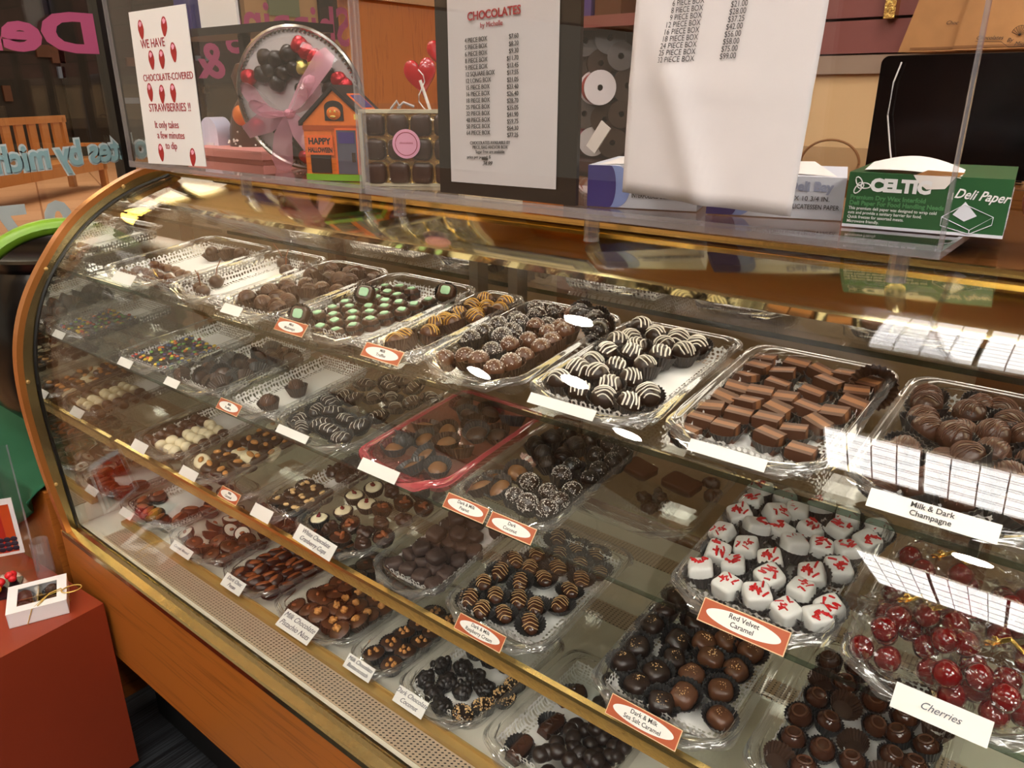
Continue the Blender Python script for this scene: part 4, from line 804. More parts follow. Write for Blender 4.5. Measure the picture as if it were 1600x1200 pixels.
    t = rear('clear tray with few chocolates at left of rear top shelf', -1.42, -1.24, 'left rear tray'); t.fill([(.02, -.05), (.05, -.03), (-.03, .0)], 'ball_plain', 'truffle', 'plain brown truffle', 'chocolate', 'left rear truffles')
    t = rear('clear doily tray holding one cherry, rear top shelf', -1.22, -1.0, 'rear cherry tray'); t.doily('lace doily on the left of the rear top shelf'); t.fill([(.03, -.05), (-.05, .02)], 'cherry_stem', 'chocolate_cherry', 'chocolate cherry with stem', 'chocolate', 'rear cherries')
    t = rear('clear tray of dark chocolates left of the steel posts', -.98, -.79, 'tray left of posts'); t.fill(grid(5, 4, -.07, .07, -.09, .07, .004, 71), 'ball_dkcoco', 'truffle', 'dusted dark truffle', 'chocolate', 'dusted rear truffles', tilt=.3)
    t = rear('clear tray of brown chocolates right of the steel posts', -.70, -.50, 'tray right of posts'); t.doily('lace doily just right of the steel posts'); t.fill(grid(5, 4, -.075, .075, -.09, .07, .004, 72), 'ball_plain', 'truffle', 'plain brown truffle', 'chocolate', 'brown rear truffles', tilt=.2)
    t = rear('clear tray of pale-lined truffles with blank card, rear top shelf', -.48, -.30, 'pale-lined rear tray'); t.fill(grid(4, 4, -.072, .03, -.09, .06, .004, 73), 'ball_palestripe', 'truffle', 'pale-lined brown truffle', 'chocolate', 'pale-lined truffles', tilt=.2, scale=1.1)
    o = MB().box(-.026, .026, -.05, .05, 0, .001).build('paper_slip', 'card', None, smooth=0, loc=(-.345, 1.005, 1.1445), rot=(R(10), 0, 0)); tag(o, 'blank white slip lying across the pale-lined truffle tray', 'paper')
    t = rear('clear tray of dark chocolates right of the blank slip', -.28, -.08, 'right rear tray'); t.fill(grid(5, 4, -.075, .075, -.09, .07, .004, 74), 'ball_dark', 'truffle', 'dark ridged truffle', 'chocolate', 'right rear truffles', tilt=.2)
    t = rear('clear tray at right end of rear top shelf', -.06, .14, 'end rear tray'); t.fill(grid(5, 4, -.075, .075, -.09, .07, .004, 75), 'ball_dark', 'truffle', 'dark ridged truffle', 'chocolate', 'end rear truffles', tilt=.2)

def cherries():
    t = Tray('clear tray of red cherry bags with handwritten card', 2, -.131, .055, h=.026, short='cherry bag tray'); t.card('hand', ('Cherries',), x=.0, w=.074, hgt=.022)
    rr = random.Random(3)
    bags = [(-.045, -.055, .050, 'front left'), (.030, -.070, .050, 'front right'), (-.035, .030, .052, 'back left'), (.050, .030, .050, 'back right')]
    for bi, (bx, by, br, where) in enumerate(bags):
        pts = []
        for k in range(160):
            p = Vector((rr.uniform(-br, br)*.72, rr.uniform(-br, br)*.62, rr.choice([.012, .012, .033])))
            if all((p-q).length > .0215 for q in pts): pts.append(p)
            if len(pts) >= 13: break
        for k, p in enumerate(pts):
            m = t.mx @ Matrix.Translation((bx+p.x, by+p.y, .004+p.z)); o = MB().ell((0, 0, 0), .0118, .0118, .0125, 16, 10, nz=.08, nf=12, seed=k+bi*9).build('cherry', 'cherry', None, loc=m.to_translation())
            tag(o, 'glossy red cherry inside the %s cellophane bag' % where, 'cherry', 'cherries in the %s bag' % where)
        m = t.mx @ Matrix.Translation((bx, by, .024)); root = link('cellophane_bag', None, None, m.to_translation(), m.to_euler()); tag(root, 'clear cellophane bag of red cherries, %s of the cherry tray' % where, 'bag', 'cherry bags')
        MB().ell((0, 0, 0), br, br*.88, .026, 40, 24, p=.8, nz=.24, nf=60, seed=bi*11+2).build('bag_film', 'cellophane', root, smooth=.2)
        b = MB()
        for q in range(2):
            a0 = rr.random()*6
            def fn(u, v, a0=a0, q=q): a = a0+q+2.0*u; l = .012+.038*v; return (l*cos(a)*.8-.01, l*sin(a)*.6+.02, .022+.022*v+.006*sin(9*u+4*v+q)+.004*sin(17*u))
            b.sheet(fn, 16, 6)
        b.build('bag_neck', 'cellophane', root, smooth=.2)
        b = MB(); b.tube([(-.012+.004*cos(i*.7), .018+.002*i/8, .021+.003*sin(i*.8)+.0006*i) for i in range(12)], .003, 5, flat=.4); b.tube([(-.01, .02, .024), (.002, .026, .030), (.014, .022, .024), (.022, .03, .026)], .0035, 5, flat=.3); b.build('gold_tie', 'gold_foil', root)
trays()

# ---------------------------------------------------------------- sneeze guards and what stands on them
def guards():
    for x0, x1, legs, lab in ((-1.628, -.914, (-1.255, -.936), 'clear acrylic counter guard at left, strawberry sign taped on it'), (-.906, -.132, (-.86, -.52, -.17), 'clear acrylic counter guard at right, price lists on it')):
        t = thing('counter_guard', lab, 'counter guard')
        MB().box(x0, x1, .776, .782, 1.268, 1.86).build('front_panel', 'acrylic', t, smooth=0)
        b = MB();
        for x in (x0, x1-.0035): b.box(x, x+.0035, .7755, .7825, 1.268, 1.86)
        b.box(x0, x1, .7755, .7825, 1.8565, 1.86); b.build('panel_edge', 'acrylic_edge', t, smooth=0)
        MB().box(x0, x1, .776, 1.02, 1.2605, 1.2665).build('base_plate', 'acrylic', t, smooth=0)
        b = MB().box(x0, x1, .7745, .7765, 1.260, 1.272)
        for x in (x0, x1-.004): b.box(x, x+.004, .776, 1.02, 1.260, 1.267)
        b.build('base_edge', 'acrylic_edge', t, smooth=0)
        for x in legs:
            MB().lathe([(.0095, 0), (.0095, .032)], 20, c=(x, .80, 1.2305), cap0=False, cap1=False).build('leg', 'acrylic_leg', t)
            b = MB().lathe([(.0098, 0), (.0098, .002)], 20, c=(x, .80, 1.230)); b.build('leg_foot', 'acrylic_edge', t)
    # strawberry sign
    t = thing('strawberry_sign', 'tall white paper sign with red strawberries and hand lettering', 'sign')
    q = [(-1.545, 1.271), (-1.335, 1.276), (-1.331, 1.541), (-1.529, 1.539)]
    b = MB().prism(q, lambda p, d: (p[0], d, p[1]), .7735, .7748); b.build('sheet', 'white', t, smooth=0)
    ux = (1, 0, .02); X = lambda u, v: (-1.545+.212*u+.010*v, .7730, 1.272+.267*v+.004*u)
    b = MB()
    for tx, u, v, s in (('WE HAVE', .17, .765, .021), ('CHOCOLATE-COVERED', .13, .555, .0170), ('STRAWBERRIES !!', .16, .355, .0205), ('It only takes', .22, .245, .0185), ('a few minutes', .24, .175, .0185), ('to dip', .36, .105, .0185)):
        b = MB(); put_text(b, tx, s, X(u, v), ux, (.03, 0, 1), sx=.95); b.build('lettering_line', 'ink_red', t, smooth=0)
    for k, (u, v, a) in enumerate(((.17, .86, 0), (.56, .86, .2), (.28, .665, 0), (.455, .665, .1), (.66, .70, 0), (.18, .46, 0), (.38, .445, .15), (.57, .45, .05), (.23, .055, 0), (.76, .035, .2))):
        c = X(u, v); mx = Matrix.Translation((c[0]+.008, c[1], c[2]+.006)) @ Matrix.Rotation(a, 4, 'Y')
        b = MB(); n = 18; pts = [(.0098*cos(2*pi*i/n)*(1-.35*(sin(2*pi*i/n) < 0)*abs(sin(2*pi*i/n))), .0165*sin(2*pi*i/n)) for i in range(n)]
        b.prism(pts, lambda p, d: (p[0], d, p[1]), 0, .0004, 0, mx); b.prism([(-.005, .010), (.0, .014), (.006, .011), (.003, .006), (-.002, .004)], lambda p, d: (p[0], d, p[1]), -.0004, 0, 1, mx); b.build('strawberry', ['strip_red', 'label_pink'], t, smooth=0)
    # price list on its dark board
    t = thing('price_board', 'dark board holding the long printed chocolate price list', 'sign')
    MB().box(-.775, -.545, .800, .806, 1.270, 1.86).build('board', 'black', t, smooth=0)
    s = MB().sheet(lambda u, v: (-.752+.178*u+.002*v, .7985-.001*sin(3*u), 1.286+.56*v+.002*u), 6, 12).build('price_sheet', 'paper', t)
    b = MB(); XM = lambda px: -.752+(px-699)*.001005; ZM = lambda py: 1.5065-py*.000752; uz = (1, 0, .045)
    put_text(b, 'CHOCOLATES', .0135, (XM(736), .796, ZM(28)), uz, bold=.0003, sx=.98); put_text(b, 'by Michelle', .0085, (XM(757), .796, ZM(40)), uz, sx=.95)
    b.build('red_heading', 'ink_red', t, smooth=0)
    rows = [('4 PIECE BOX', '$7.60'), ('5 PIECE BOX', '$8.20'), ('6 PIECE BOX', '$9.30'), ('8 PIECE BOX', '$11.70'), ('9 PIECE BOX', '$13.45'), ('12 SQUARE BOX', '$17.55'), ('12 LONG BOX', '$21.05'), ('15 PIECE BOX', '$23.40'), ('16 PIECE BOX', '$26.40'), ('18 PIECE BOX', '$28.70'), ('25 PIECE BOX', '$35.05'), ('32 PIECE BOX', '$41.90'), ('48 PIECE BOX', '$59.75'), ('50 PIECE BOX', '$64.30'), ('64 PIECE BOX', '$77.25')]
    b = MB()
    for i, (l, p) in enumerate(rows):
        y = 62+i*10.6; put_text(b, l, .0078, (XM(731), .796, ZM(y)), uz, sx=.86); put_text(b, p, .0078, (XM(818), .796, ZM(y-4+i*.25)), uz, 'R' and (0, 0, 1), 'R', sx=.86)
    for i, l in enumerate(('CHOCOLATES AVAILABLE BY', 'PIECE, BAG AND/OR BOX', 'Sugar Free are available')): put_text(b, l, .0058, (XM(771), .796, ZM(224+i*7.5)), uz, (0, 0, 1), 'C', sx=.9)
    put_text(b, 'price per pound: $', .0055, (XM(731), .796, ZM(250)), uz); put_text(b, '34.99', .0075, (XM(758), .796, ZM(260)), uz, shear=.3); b.box(XM(757), XM(767), .796, .7965, ZM(251), ZM(247)); b.build('price_lines', 'ink', t, smooth=0)
    # curling white list, taped on the front
    t = thing('price_sheet', 'curling white price sheet hanging in front of the blue boxes', 'sign')
    def cf(u, v): return (-.456+.197*u+.009*v+.004*sin(2.2*v)*(1-u), .768-.020*(1-v)**2*(.35+.65*u)-.007*sin(5*v+2.2*u)*(1-v)-.012*math.exp(-((u-.25-1.25*(.22-v))/.09)**2)*max(0, min(1, (.34-v)/.12))*.8-.0012*math.exp(-((v-.20)/.008)**2), 1.297-.007*u+.56*v)
    b = MB().sheet(cf, 30, 40); m_ = b.build('sheet', 'paper', t, smooth=3)
    md = m_.modifiers.new('thick', 'SOLIDIFY'); md.thickness = .0004
    b = MB(); XM = lambda px: -.451+(px-990)*.00066; ZM = lambda py: 1.4905-py*.00072
    R2 = [('6 PIECE BOX', '$14.50'), ('6 PIECE BOX', '$18.75'), ('8 PIECE BOX', '$21.00'), ('9 PIECE BOX', '$28.00'), ('12 PIECE BOX', '$37.25'), ('16 PIECE BOX', '$42.00'), ('18 PIECE BOX', '$56.00'), ('24 PIECE BOX', '$58.00'), ('25 PIECE BOX', '$75.00'), ('32 PIECE BOX', '$99.00')]; b2 = MB()
    for i, (l, p) in enumerate(R2):
        y = 3+i*9.0; put_text(b, l, .0074, (XM(1108-i*.8), .7585, ZM(y)), (1, 0, .03), (0, 0, 1), 'R', sx=.82); put_text(b2, p, .0074, (XM(1176-i*1.1), .7585, ZM(y-2)), (1, 0, .03), (0, 0, 1), 'R', sx=.82)
    for q in (b, b2): q.v = [(x, cf((x+.456-.009*(z-1.297)/.56)/.197, (z-1.297)/.56)[1]-.0012-(y-.7585)*0, z) for x, y, z in q.v]
    b.build('item_column', 'ink', t, smooth=0); b2.build('price_column', 'ink', t, smooth=0)
    # deli paper cartons
    Bz = 1.2675
    def carton(lab, x0, y0, x1, y1, h, dep, body, name='paper_carton'):
        a = atan2(y1-y0, x1-x0); w = math.hypot(x1-x0, y1-y0); t = thing(name, lab, 'box', (x0, y0, Bz), (0, 0, a))
        return t, w
    for i, (x0, y0, x1, y1, h, lab) in enumerate(((-.545, .826, -.415, .866, .050, 'white and purple deli sheet carton at left, under the price sheet'), (-.400, .860, -.258, .902, .046, 'white and purple deli sheet carton beside the green carton'))):
        t, w = carton(lab, x0, y0, x1, y1, h, .16, 'box_white')
        MB().box(0, w, 0, .15, 0, h).build('carton_body', 'box_white', t, smooth=.3)
        fr = lambda p, d: (p[0], d, p[1])
        arc = lambda r, x: [(0, 0)]+[(x+r*sin(pi*k/24), h/2-(h/2)*cos(pi*k/24)) for k in range(25)]+[(0, h)]
        MB().prism(arc(.018, .036), fr, -.0006, 0).build('pale_blue_arc', 'blue_light', t, smooth=0); MB().prism(arc(.008, .028), fr, -.0010, -.0006).build('purple_panel', 'blue_box', t, smooth=0)
        b = MB()
        if i == 0: put_text(b, 'INTERFOLDED DELICATESSEN PAPER', .0072, (.056, -.0011, .013), bold=.0001, sx=.72); put_text(b, '500 SHEETS', .005, (.060, -.0011, .021), sx=.9)
        else:
            put_text(b, 'X 10 3/4 IN.', .0074, (w-.052, -.0011, .020)); put_text(b, 'INTERFOLDED DELICATESSEN PAPER', .0074, (w-.004, -.0011, .011), (1, 0, 0), (0, 0, 1), 'R', sx=.78); bb = MB(); put_text(bb, 'Deli Bay', .014, (w-.060, -.0011, .031), bold=.0006); bb.build('grey_lettering', 'box_grey_text', t, smooth=0)
        b.build('lettering', 'ink', t, smooth=0)
        b = MB().add([(.01, .01, h), (w-.01, .01, h), (w*.75, .06, h+.012), (w*.3, .07, h+.010), (w*.5, .02, h+.002)], [(0, 4, 3), (4, 2, 3), (4, 1, 2)]); b.build('torn_flap', 'torn', t, smooth=0)
    t, w = carton('green carton of deli paper with torn opening, right end of guard', -.246, .866, -.100, .882, .058, .2, 'green_box'); h = .0560
    MB().box(0, w, 0, .165, 0, h).build('carton_body', 'green_box', t, smooth=.3)
    MB().box(-.0003, w+.0004, -.0004, .1655, 0, .003).build('white_base_edge', 'box_white', t, smooth=0)
    b = MB(); put_text(b, 'CELTIC', .0168, (.022, -.0008, .0385), bold=.0010, sx=1.02); put_text(b, 'Deli Paper', .0128, (.099, -.0008, .0365), (1, 0, -.06), (0, 0, 1), shear=.45, bold=.0002, sx=.85)
    for i, l in enumerate(('This premium deli paper was designed to wrap cold', 'cuts and provide a sanitary barrier for food.', 'Quick freezes for assorted meats.', 'Microwave friendly.')): put_text(b, l, .0043, (.004, -.0008, .0185-i*.0045), bold=.00004, sx=.92)
    for k in range(3):   # three-lobed knot
        a = pi/2+k*2*pi/3+.5; c = (.0125+.0035*cos(a), -.0010, .0430+.0035*sin(a)); d = (cos(a), sin(a)); e = (-sin(a), cos(a))
        pts = [(c[0]+d[0]*.0045*cos(q)*(1.3 if cos(q) > 0 else .8)+e[0]*.0028*sin(q), -.0010, c[2]+d[1]*.0045*cos(q)*(1.3 if cos(q) > 0 else .8)+e[1]*.0028*sin(q)) for q in [2*pi*i/16 for i in range(17)]]; b.tube(pts, .0006, 4)
    b.tube([(.0125+.003*cos(q), -.001, .043+.003*sin(q)) for q in [2*pi*i/16 for i in range(17)]], .0005, 4); b.build('white_lettering', 'white', t, smooth=0)
    b = MB(); put_text(b, 'Premium Dry Wax Interfold', .0062, (.004, -.0008, .0290), bold=.0002, sx=1.0); put_text(b, 'Deli Paper For Food Handling Needs', .0062, (.004, -.0008, .0232), bold=.0002, sx=.95); b.build('green_lettering', 'green_line', t, smooth=0)
    b = MB()
    P = dict(a=(.092, .017), b=(.118, .006), c=(.136, .020), d=(.110, .0305), e=(.092, .0085), f=(.118, -.0005+.0025), g=(.136, .0125)); g3 = lambda k: (P[k][0], -.001, P[k][1])
    for ks in ('abcda', 'aefgc', 'bf'): b.tube([g3(k) for k in ks], .00045, 4)
    b.prism([(.101, .020), (.110, .033), (.122, .020), (.112, .014)], lambda p, d: (p[0], d, p[1]), -.001, -.0008); b.build('carton_drawing', 'box_white', t, smooth=0)
    MB().prism([(.060, h), (.098, h), (.090, h-.012), (.074, h-.0135), (.066, h-.008)], lambda p, d: (p[0], d, p[1]), -.0009, .001).build('torn_opening', 'torn', t, smooth=0)
    b = MB().sheet(lambda u, v: (.012+.090*u, .012+.055*v-.015*u, h+.002+.007*sin(pi*u)*(.4+v)-.003*u+.004*v), 10, 6); b.build('torn_flap', 'torn', t); b = MB().prism([(.062, h), (.100, h), (.105, h+.004), (.072, h+.005)], lambda p, d: (p[0], d, p[1]), .0, .002); b.build('torn_brown_edge', 'torn_brown', t, smooth=0)
    b = MB()
    for k in range(4): b.box(w, w+.0008, .02, .12, .006+k*.006, .009+k*.006)
    put_text(b, 'CELTIC', .012, (w+.0008, .02, .036), (0, 1, 0), (0, 0, 1)); b.build('side_print', 'box_white', t, smooth=0)
    # halloween house box
    t = thing('halloween_house_box', 'orange haunted house gift box with happy halloween sign', 'box', (-1.075, .800, Bz), (0, 0, R(24))); w, dp, hw, ha = .112, .075, .088, .137
    b = MB().prism([(0, 0), (w, 0), (w, hw), (w/2, ha), (0, hw)], lambda p, d: (p[0], d, p[1]), 0, dp); b.build('house_body', 'orange_print', t, smooth=0)
    b = MB(); b.prism([(-.006, hw-.004), (w/2, ha+.001), (w+.006, hw-.004), (w+.006, hw+.003), (w/2, ha+.008), (-.006, hw+.003)], lambda p, d: (p[0], d, p[1]), -.004, dp+.004); b.build('roof', 'roof_black', t, smooth=0)
    MB().box(-.001, w+.001, -.0015, dp, 0, .010).build('grass_base', 'grass_green', t, smooth=0)
    MB().box(-.001, w+.001, -.0012, .0, hw-.010, hw-.003).build('eave_band', 'orange_dark', t, smooth=0)
    b = MB()
    for k in range(7): b.box(0, w, -.0004, 0, .016+k*.010, .0166+k*.010)
    for k in range(16): x = (k*37 % 100)/100*w; z = .016+(k % 7)*.010; b.box(x, x+.0006, -.0004, 0, z, z+.010)
    b.build('brick_lines', 'orange_dark', t, smooth=0)
    d = MB().box(.058, .092, -.002, 0, .011, .078).build('door', 'grey_door', t, smooth=0); MB().box(.061, .089, -.0026, -.002, .058, .075).build('door_window', 'purple', d, smooth=0); b = MB().box(.083, .089, -.003, -.002, .030, .044); b.build('lock_plate', 'silver', d, smooth=0)
    b = MB().box(.055, .058, -.0026, 0, .011, .081).box(.092, .095, -.0026, 0, .011, .081).box(.055, .095, -.0026, 0, .078, .081); b.build('door_frame', 'orange_sign', t, smooth=0)
    f = MB().prism([(.040, .092), (.040, .112)]+[(.056+.016*cos(a), .112+.010*sin(a)) for a in [pi-pi*i/10 for i in range(11)]]+[(.072, .092)], lambda p, d: (p[0], d, p[1]), -.0016, 0).build('arched_window', 'roof_black', t, smooth=0)
    MB().ell((.056, -.002, .103), .0125, .003, .010, 16, 8).build('pumpkin_face', 'pumpkin', f); b = MB().ell((.052, -.005, .106), .002, .001, .002, 6, 4).ell((.060, -.005, .106), .002, .001, .002, 6, 4).ell((.056, -.005, .0985), .005, .001, .0018, 8, 4); b.build('pumpkin_glow', 'lamp_yellow', f)
    s = MB().box(.006, .052, -.0045, -.0025, .040, .070).build('hanging_sign', 'orange_sign', t, smooth=0); b = MB(); put_text(b, 'HAPPY', .0135, (.029, -.0047, .0565), align='C', sx=.95, bold=.0005); put_text(b, 'HALLOWEEN', .0105, (.029, -.0047, .0440), align='C', sx=.68, bold=.0004); b.build('sign_lettering', 'ink', s, smooth=0)
    MB().box(.010, .045, -.0025, 0, .012, .040).build('dark_doorway', 'roof_black', t, smooth=0)
    b = MB().box(w, w+.001, .018, .050, .020, .066); b.build('side_window', 'purple', t, smooth=0); MB().box(w-.022, w-.014, -.0012, 0, .094, .102).build('lit_pane', 'lamp_yellow', t, smooth=0)
    sl = atan2(ha-hw, w/2); mx = Matrix.Translation((w*.76, dp*.5, hw+(ha-hw)*.48+.0075)) @ Matrix.Rotation(sl, 4, 'Y')
    sk = MB().box(-.018, .018, -.022, .022, 0, .002, 0, mx).build('skylight', 'orange_sign', t, smooth=0); MB().box(-.014, .014, -.018, .018, .002, .0026, 0, mx).build('skylight_pane', 'purple', sk, smooth=0)
    # gift box of dark squares
    t = thing('gift_box', 'clear-wrapped gift box of dark squares with round pink sticker', 'gift box', (-.940, .802, Bz), (0, 0, R(33)))
    W_, H_ = .150, .108; b = MB().box(0, W_, .006, .026, 0, H_); b.build('gold_tray', 'gold_foil', t, smooth=0)
    b = MB().box(-.002, .003, 0, .03, 0, H_).box(W_-.003, W_+.002, 0, .03, 0, H_).box(-.002, W_+.002, 0, .03, -.0005, .004).box(-.002, W_+.002, 0, .03, H_-.003, H_+.002); b.build('box_frame', 'cream', t, smooth=0)
    for r_ in range(3):
        for c_ in range(4): MB().ell((.0215+c_*.0355, .004, .019+r_*.0345), .0155, .010, .0155, 18, 10, p=.45, nz=.06, nf=15, seed=r_*4+c_).build('chocolate_square', 'mid_choc', t)
    b = MB().sheet(lambda u, v: (-.003+(W_+.006)*u, -.0075-.002*sin(9*u+3*v), -.001+(H_+.012)*v), 20, 16); b.build('clear_wrap', 'cellophane', t); b = MB().tube([(.05, -.004, H_+.003), (.06, -.006, H_+.014), (.064, -.004, H_+.004)], .002, 5).tube([(.06, -.004, H_+.004), (.07, -.006, H_+.012), (.085, -.004, H_+.006)], .002, 5); b.build('wrap_bow', 'satin', t)
    s = MB().lathe([(.021, 0), (.021, .001)], 28, mx=Matrix.Translation((.072, -.0095, .062)) @ Matrix.Rotation(pi/2, 4, 'X')).build('sticker', 'label_pink', t); b = MB().tube([(.072+.0165*cos(a), -.0108, .062+.0165*sin(a)) for a in [2*pi*i/30 for i in range(31)]], .0005, 4); put_text(b, 'chocolates', .0048, (.072, -.0108, .062), align='C'); b.build('sticker_print', 'ink_red', s, smooth=0)
    # candy platter
    t = thing('candy_platter', 'round silver platter of chocolates under clear dome with pink ribbon', 'platter', (-1.245, .930, 1.390), (R(8), 0, R(26))); Rp = .122
    ry = Matrix.Rotation(pi/2, 4, 'X')
    MB().lathe([(Rp, 0), (Rp, .004), (Rp-.012, .010)], 64, mx=ry).build('plate', 'doily_white', t)
    b = MB(); b.tube([(Rp*cos(a), -.008, Rp*sin(a)) for a in [2*pi*i/90 for i in range(91)]], .0045, 6)
    for i in range(90): a = 2*pi*i/90; b.ell(((Rp-.006)*cos(a), -.010, (Rp-.006)*sin(a)), .0028, .003, .0028, 6, 4)
    b.build('beaded_rim', 'silver', t)
    rr = random.Random(12); b = MB()
    def cl(pts, mt, r, nm):
        for k, (x, z) in enumerate(pts): MB().ell((x, -.018, z), r, .012, r*.95, 14, 9, nz=.14, nf=14, seed=k+rr.random()*9).build(nm, mt, t)
    cl([(-.030, .070), (-.005, .078), (-.048, .052), (-.020, .048), (.004, .055), (-.062, .045), (-.035, .030), (-.050, .072)], 'dark_choc', .0165, 'dark_piece'); cl([(.030, .082), (.045, .072), (.020, .092), (-.090, .040), (-.092, -.045), (.085, .035), (.095, .025), (.0, -.098)], 'foil_red', .016, 'red_foil_piece')
    cl([(.018, .056), (.045, .062)], 'yellow_foil', .014, 'gold_foil_piece'); cl([(.06, .045), (.07, .02), (-.02, -.09), (-.045, -.045), (-.005, -.075), (-.015, -.055)], 'dark_choc', .018, 'brown_piece'); cl([(.012, .018)], 'silver', .015, 'silver_foil_piece'); cl([(.005, -.072)], 'cream', .014, 'pale_piece')
    MB().lathe([(Rp-.008, .008), (Rp-.018, .028), (Rp*.6, .040), (.0005, .042)], 56, mx=ry, cap0=False, cap1=False).build('dome_lid', 'cellophane_smooth', t)
    c0 = Vector((-.005, -.047, -.018))
    def rib(path, w, tw=0):
        b = MB(); n = len(path)-1
        v = []; f = []
        for i, p in enumerate(path):
            d = Vector(path[min(i+1, n)])-Vector(path[max(i-1, 0)]); s_ = (Vector((-d.z, .25*d.length, d.x)) if tw else Vector((-d.z*.45, d.length, d.x*.45))).normalized()*w*(.35+.65*min(1, 2.2*i/n, 2.2*(n-i)/n+(.4 if tw else 0)))
            v += [c0+Vector(p)-s_, c0+Vector(p)+s_]
        f = [(2*i, 2*i+2, 2*i+3, 2*i+1) for i in range(n)]; b.add(v, f); return b
    def lp(ax, az, w): return [(ax*sin(pi*k/14)**.8*1.0+(az*.0), -.012*sin(2*pi*k/14)-.004, az*sin(pi*k/14)+w*sin(2*pi*k/14)) for k in range(15)]
    bow = MB().ell(tuple(c0), .011, .009, .009, 12, 8).build('bow_knot', 'ribbon_sheer', t)
    for ax, az, w in ((-.070, .040, .020), (.055, .052, .018), (-.060, .014, .012)): rib(lp(ax, az, w), .017).build('bow_loop', 'ribbon_sheer', bow, smooth=3)
    for path in ([(0, 0, 0), (-.02, .0, -.04), (-.035, .01, -.085), (-.04, .014, -.105)], [(0, 0, 0), (-.05, 0, -.015), (-.10, .01, -.035)], [(0, 0, 0), (.04, 0, .045), (.075, .012, .088), (.085, .02, .1)], [(0, 0, 0), (.02, 0, -.03), (.03, 0, -.06)]): rib(path, .020, 1).build('ribbon_tail', 'ribbon_sheer', bow, smooth=3)
    # heart lollipops in a white block
    for k, (x, y, z, s, lab) in enumerate(((-1.208, 1.20, 1.435, .034, 'red heart lollipop in front, stick leaning by the oak column'), (-1.188, 1.24, 1.478, .028, 'red heart lollipop behind and above the other'))):
        t = thing('heart_lollipop', lab, 'lollipop', (x, y, z), (0, R(-8), R(30)))
        H = [(s*.0625*16*sin(a)**3, s*.0625*(13*cos(a)-5*cos(2*a)-2*cos(3*a)-cos(4*a))) for a in [2*pi*i/36 for i in range(36)]]
        b = MB(); b.loops([[(px*q, d, pz*q*1.25) for px, pz in H] for q, d in ((.75, -.010), (.95, -.006), (1, 0), (.95, .006))], cap0=True, cap1=True); b.build('candy_heart', 'heart_red', t); MB().tube([(0, -.011, -.01), (.008, -.006, -.06), (.02, 0, -.14)], .0032, 7).build('stick', 'stick', t)
        if k == 0: MB().tube([(.01*sin(i), -.012, .01-.012*i) for i in range(9)], .0012, 4).build('tie_ribbon', 'stick', t)
    b = MB().box(-1.30, -1.02, 1.17, 1.30, 1.245, 1.352); o = b.build('lollipop_box', 'cream', None, smooth=0); tag(o, 'cream box that the heart lollipops stand in, behind gift box', 'box')
    # pink box, chocolate figure, white cup, black riser with card
    t = thing('pink_gift_box', 'low pink box behind the strawberry sign', 'box'); MB().box(-1.70, -1.42, .95, 1.10, 1.244, 1.285).build('box_body', 'pink_box', t, smooth=0); MB().box(-1.705, -1.415, .945, 1.105, 1.272, 1.289).build('lid', 'pink_box', t, smooth=0)
    t = thing('chocolate_figure', 'brown wrapped chocolate owl figure holding a pumpkin, left of platter', 'figure', (-1.60, 1.06, 1.2445)); b = MB(); b.lathe([(.055, 0), (.06, .03), (.056, .08), (.046, .12), (.030, .145), (.034, .165), (.040, .19), (.028, .215), (.001, .225)], 22); b.build('body', 'figure_brown', t); MB().ell((.02, -.045, .11), .024, .016, .022, 14, 8).build('pumpkin', 'pumpkin', t); P_ = speckle(.06, .06, .07, .05, 60, .0035, 'snow', 'sugar_flecks', rr, -.5); link('sugar_flecks', P_, t); MB().lathe([(.062, 0), (.062, .014)], 22).build('red_base', 'strip_red', t)
    t = thing('white_tape_dispenser', 'rounded white plastic dispenser beside the strawberry sign', 'dispenser', (-1.69, 1.02, 1.2445)); b = MB().prism([(-.04, 0), (.03, 0), (.03, .06)]+[(-.005+.035*cos(a), .07+.035*sin(a)) for a in [pi*i/12 for i in range(13)]], lambda p, d: (p[0], d, p[1]), -.02, .02); b.build('dispenser_body', 'white_plastic', t, smooth=.5); MB().box(-.02, .012, -.0215, -.02, .015, .05).build('inset_panel', 'box_white', t, smooth=0)
    t = thing('display_riser', 'black metal riser shelf in front of the window', 'riser'); MB().box(-2.20, -1.62, 1.18, 1.32, 1.537, 1.556).build('shelf', 'black', t, smooth=0)
    for x in (-2.19, -1.905, -1.64): MB().box(x, x+.022, 1.24, 1.262, 1.2445, 1.537).build('leg', 'black', t, smooth=0)
    o = MB().box(-2.045, -1.875, 1.225, 1.232, 1.5565, 1.72).build('framed_card', 'white', None, smooth=0); tag(o, 'white printed card standing on the black riser', 'card')
    o = MB().box(-2.14, -2.06, 1.21, 1.27, 1.5565, 1.70).build('violet_bag', 'violet', None, smooth=.3); tag(o, 'violet patterned bag on the black riser beside the white card', 'bag')
    b = MB().tube([(-2.02, 1.42, .602), (-2.02, 1.42, 1.40), (-1.98, 1.42, 1.455), (-1.84, 1.42, 1.45), (-1.78, 1.42, 1.40), (-1.78, 1.42, .602)], .016, 8); o = b.build('wire_stand', 'blue_stand', None); tag(o, 'grey-blue bent tube stand behind the chocolate figure', 'stand')
mat('doily_white', '#d9cfcb', .5); mat('yellow_foil', (.75, .62, .18, 1), .3, .7, bump=.8, bscale=120); thin('cellophane_smooth', (.97, .97, .97), .03, rough=.02)
guards()

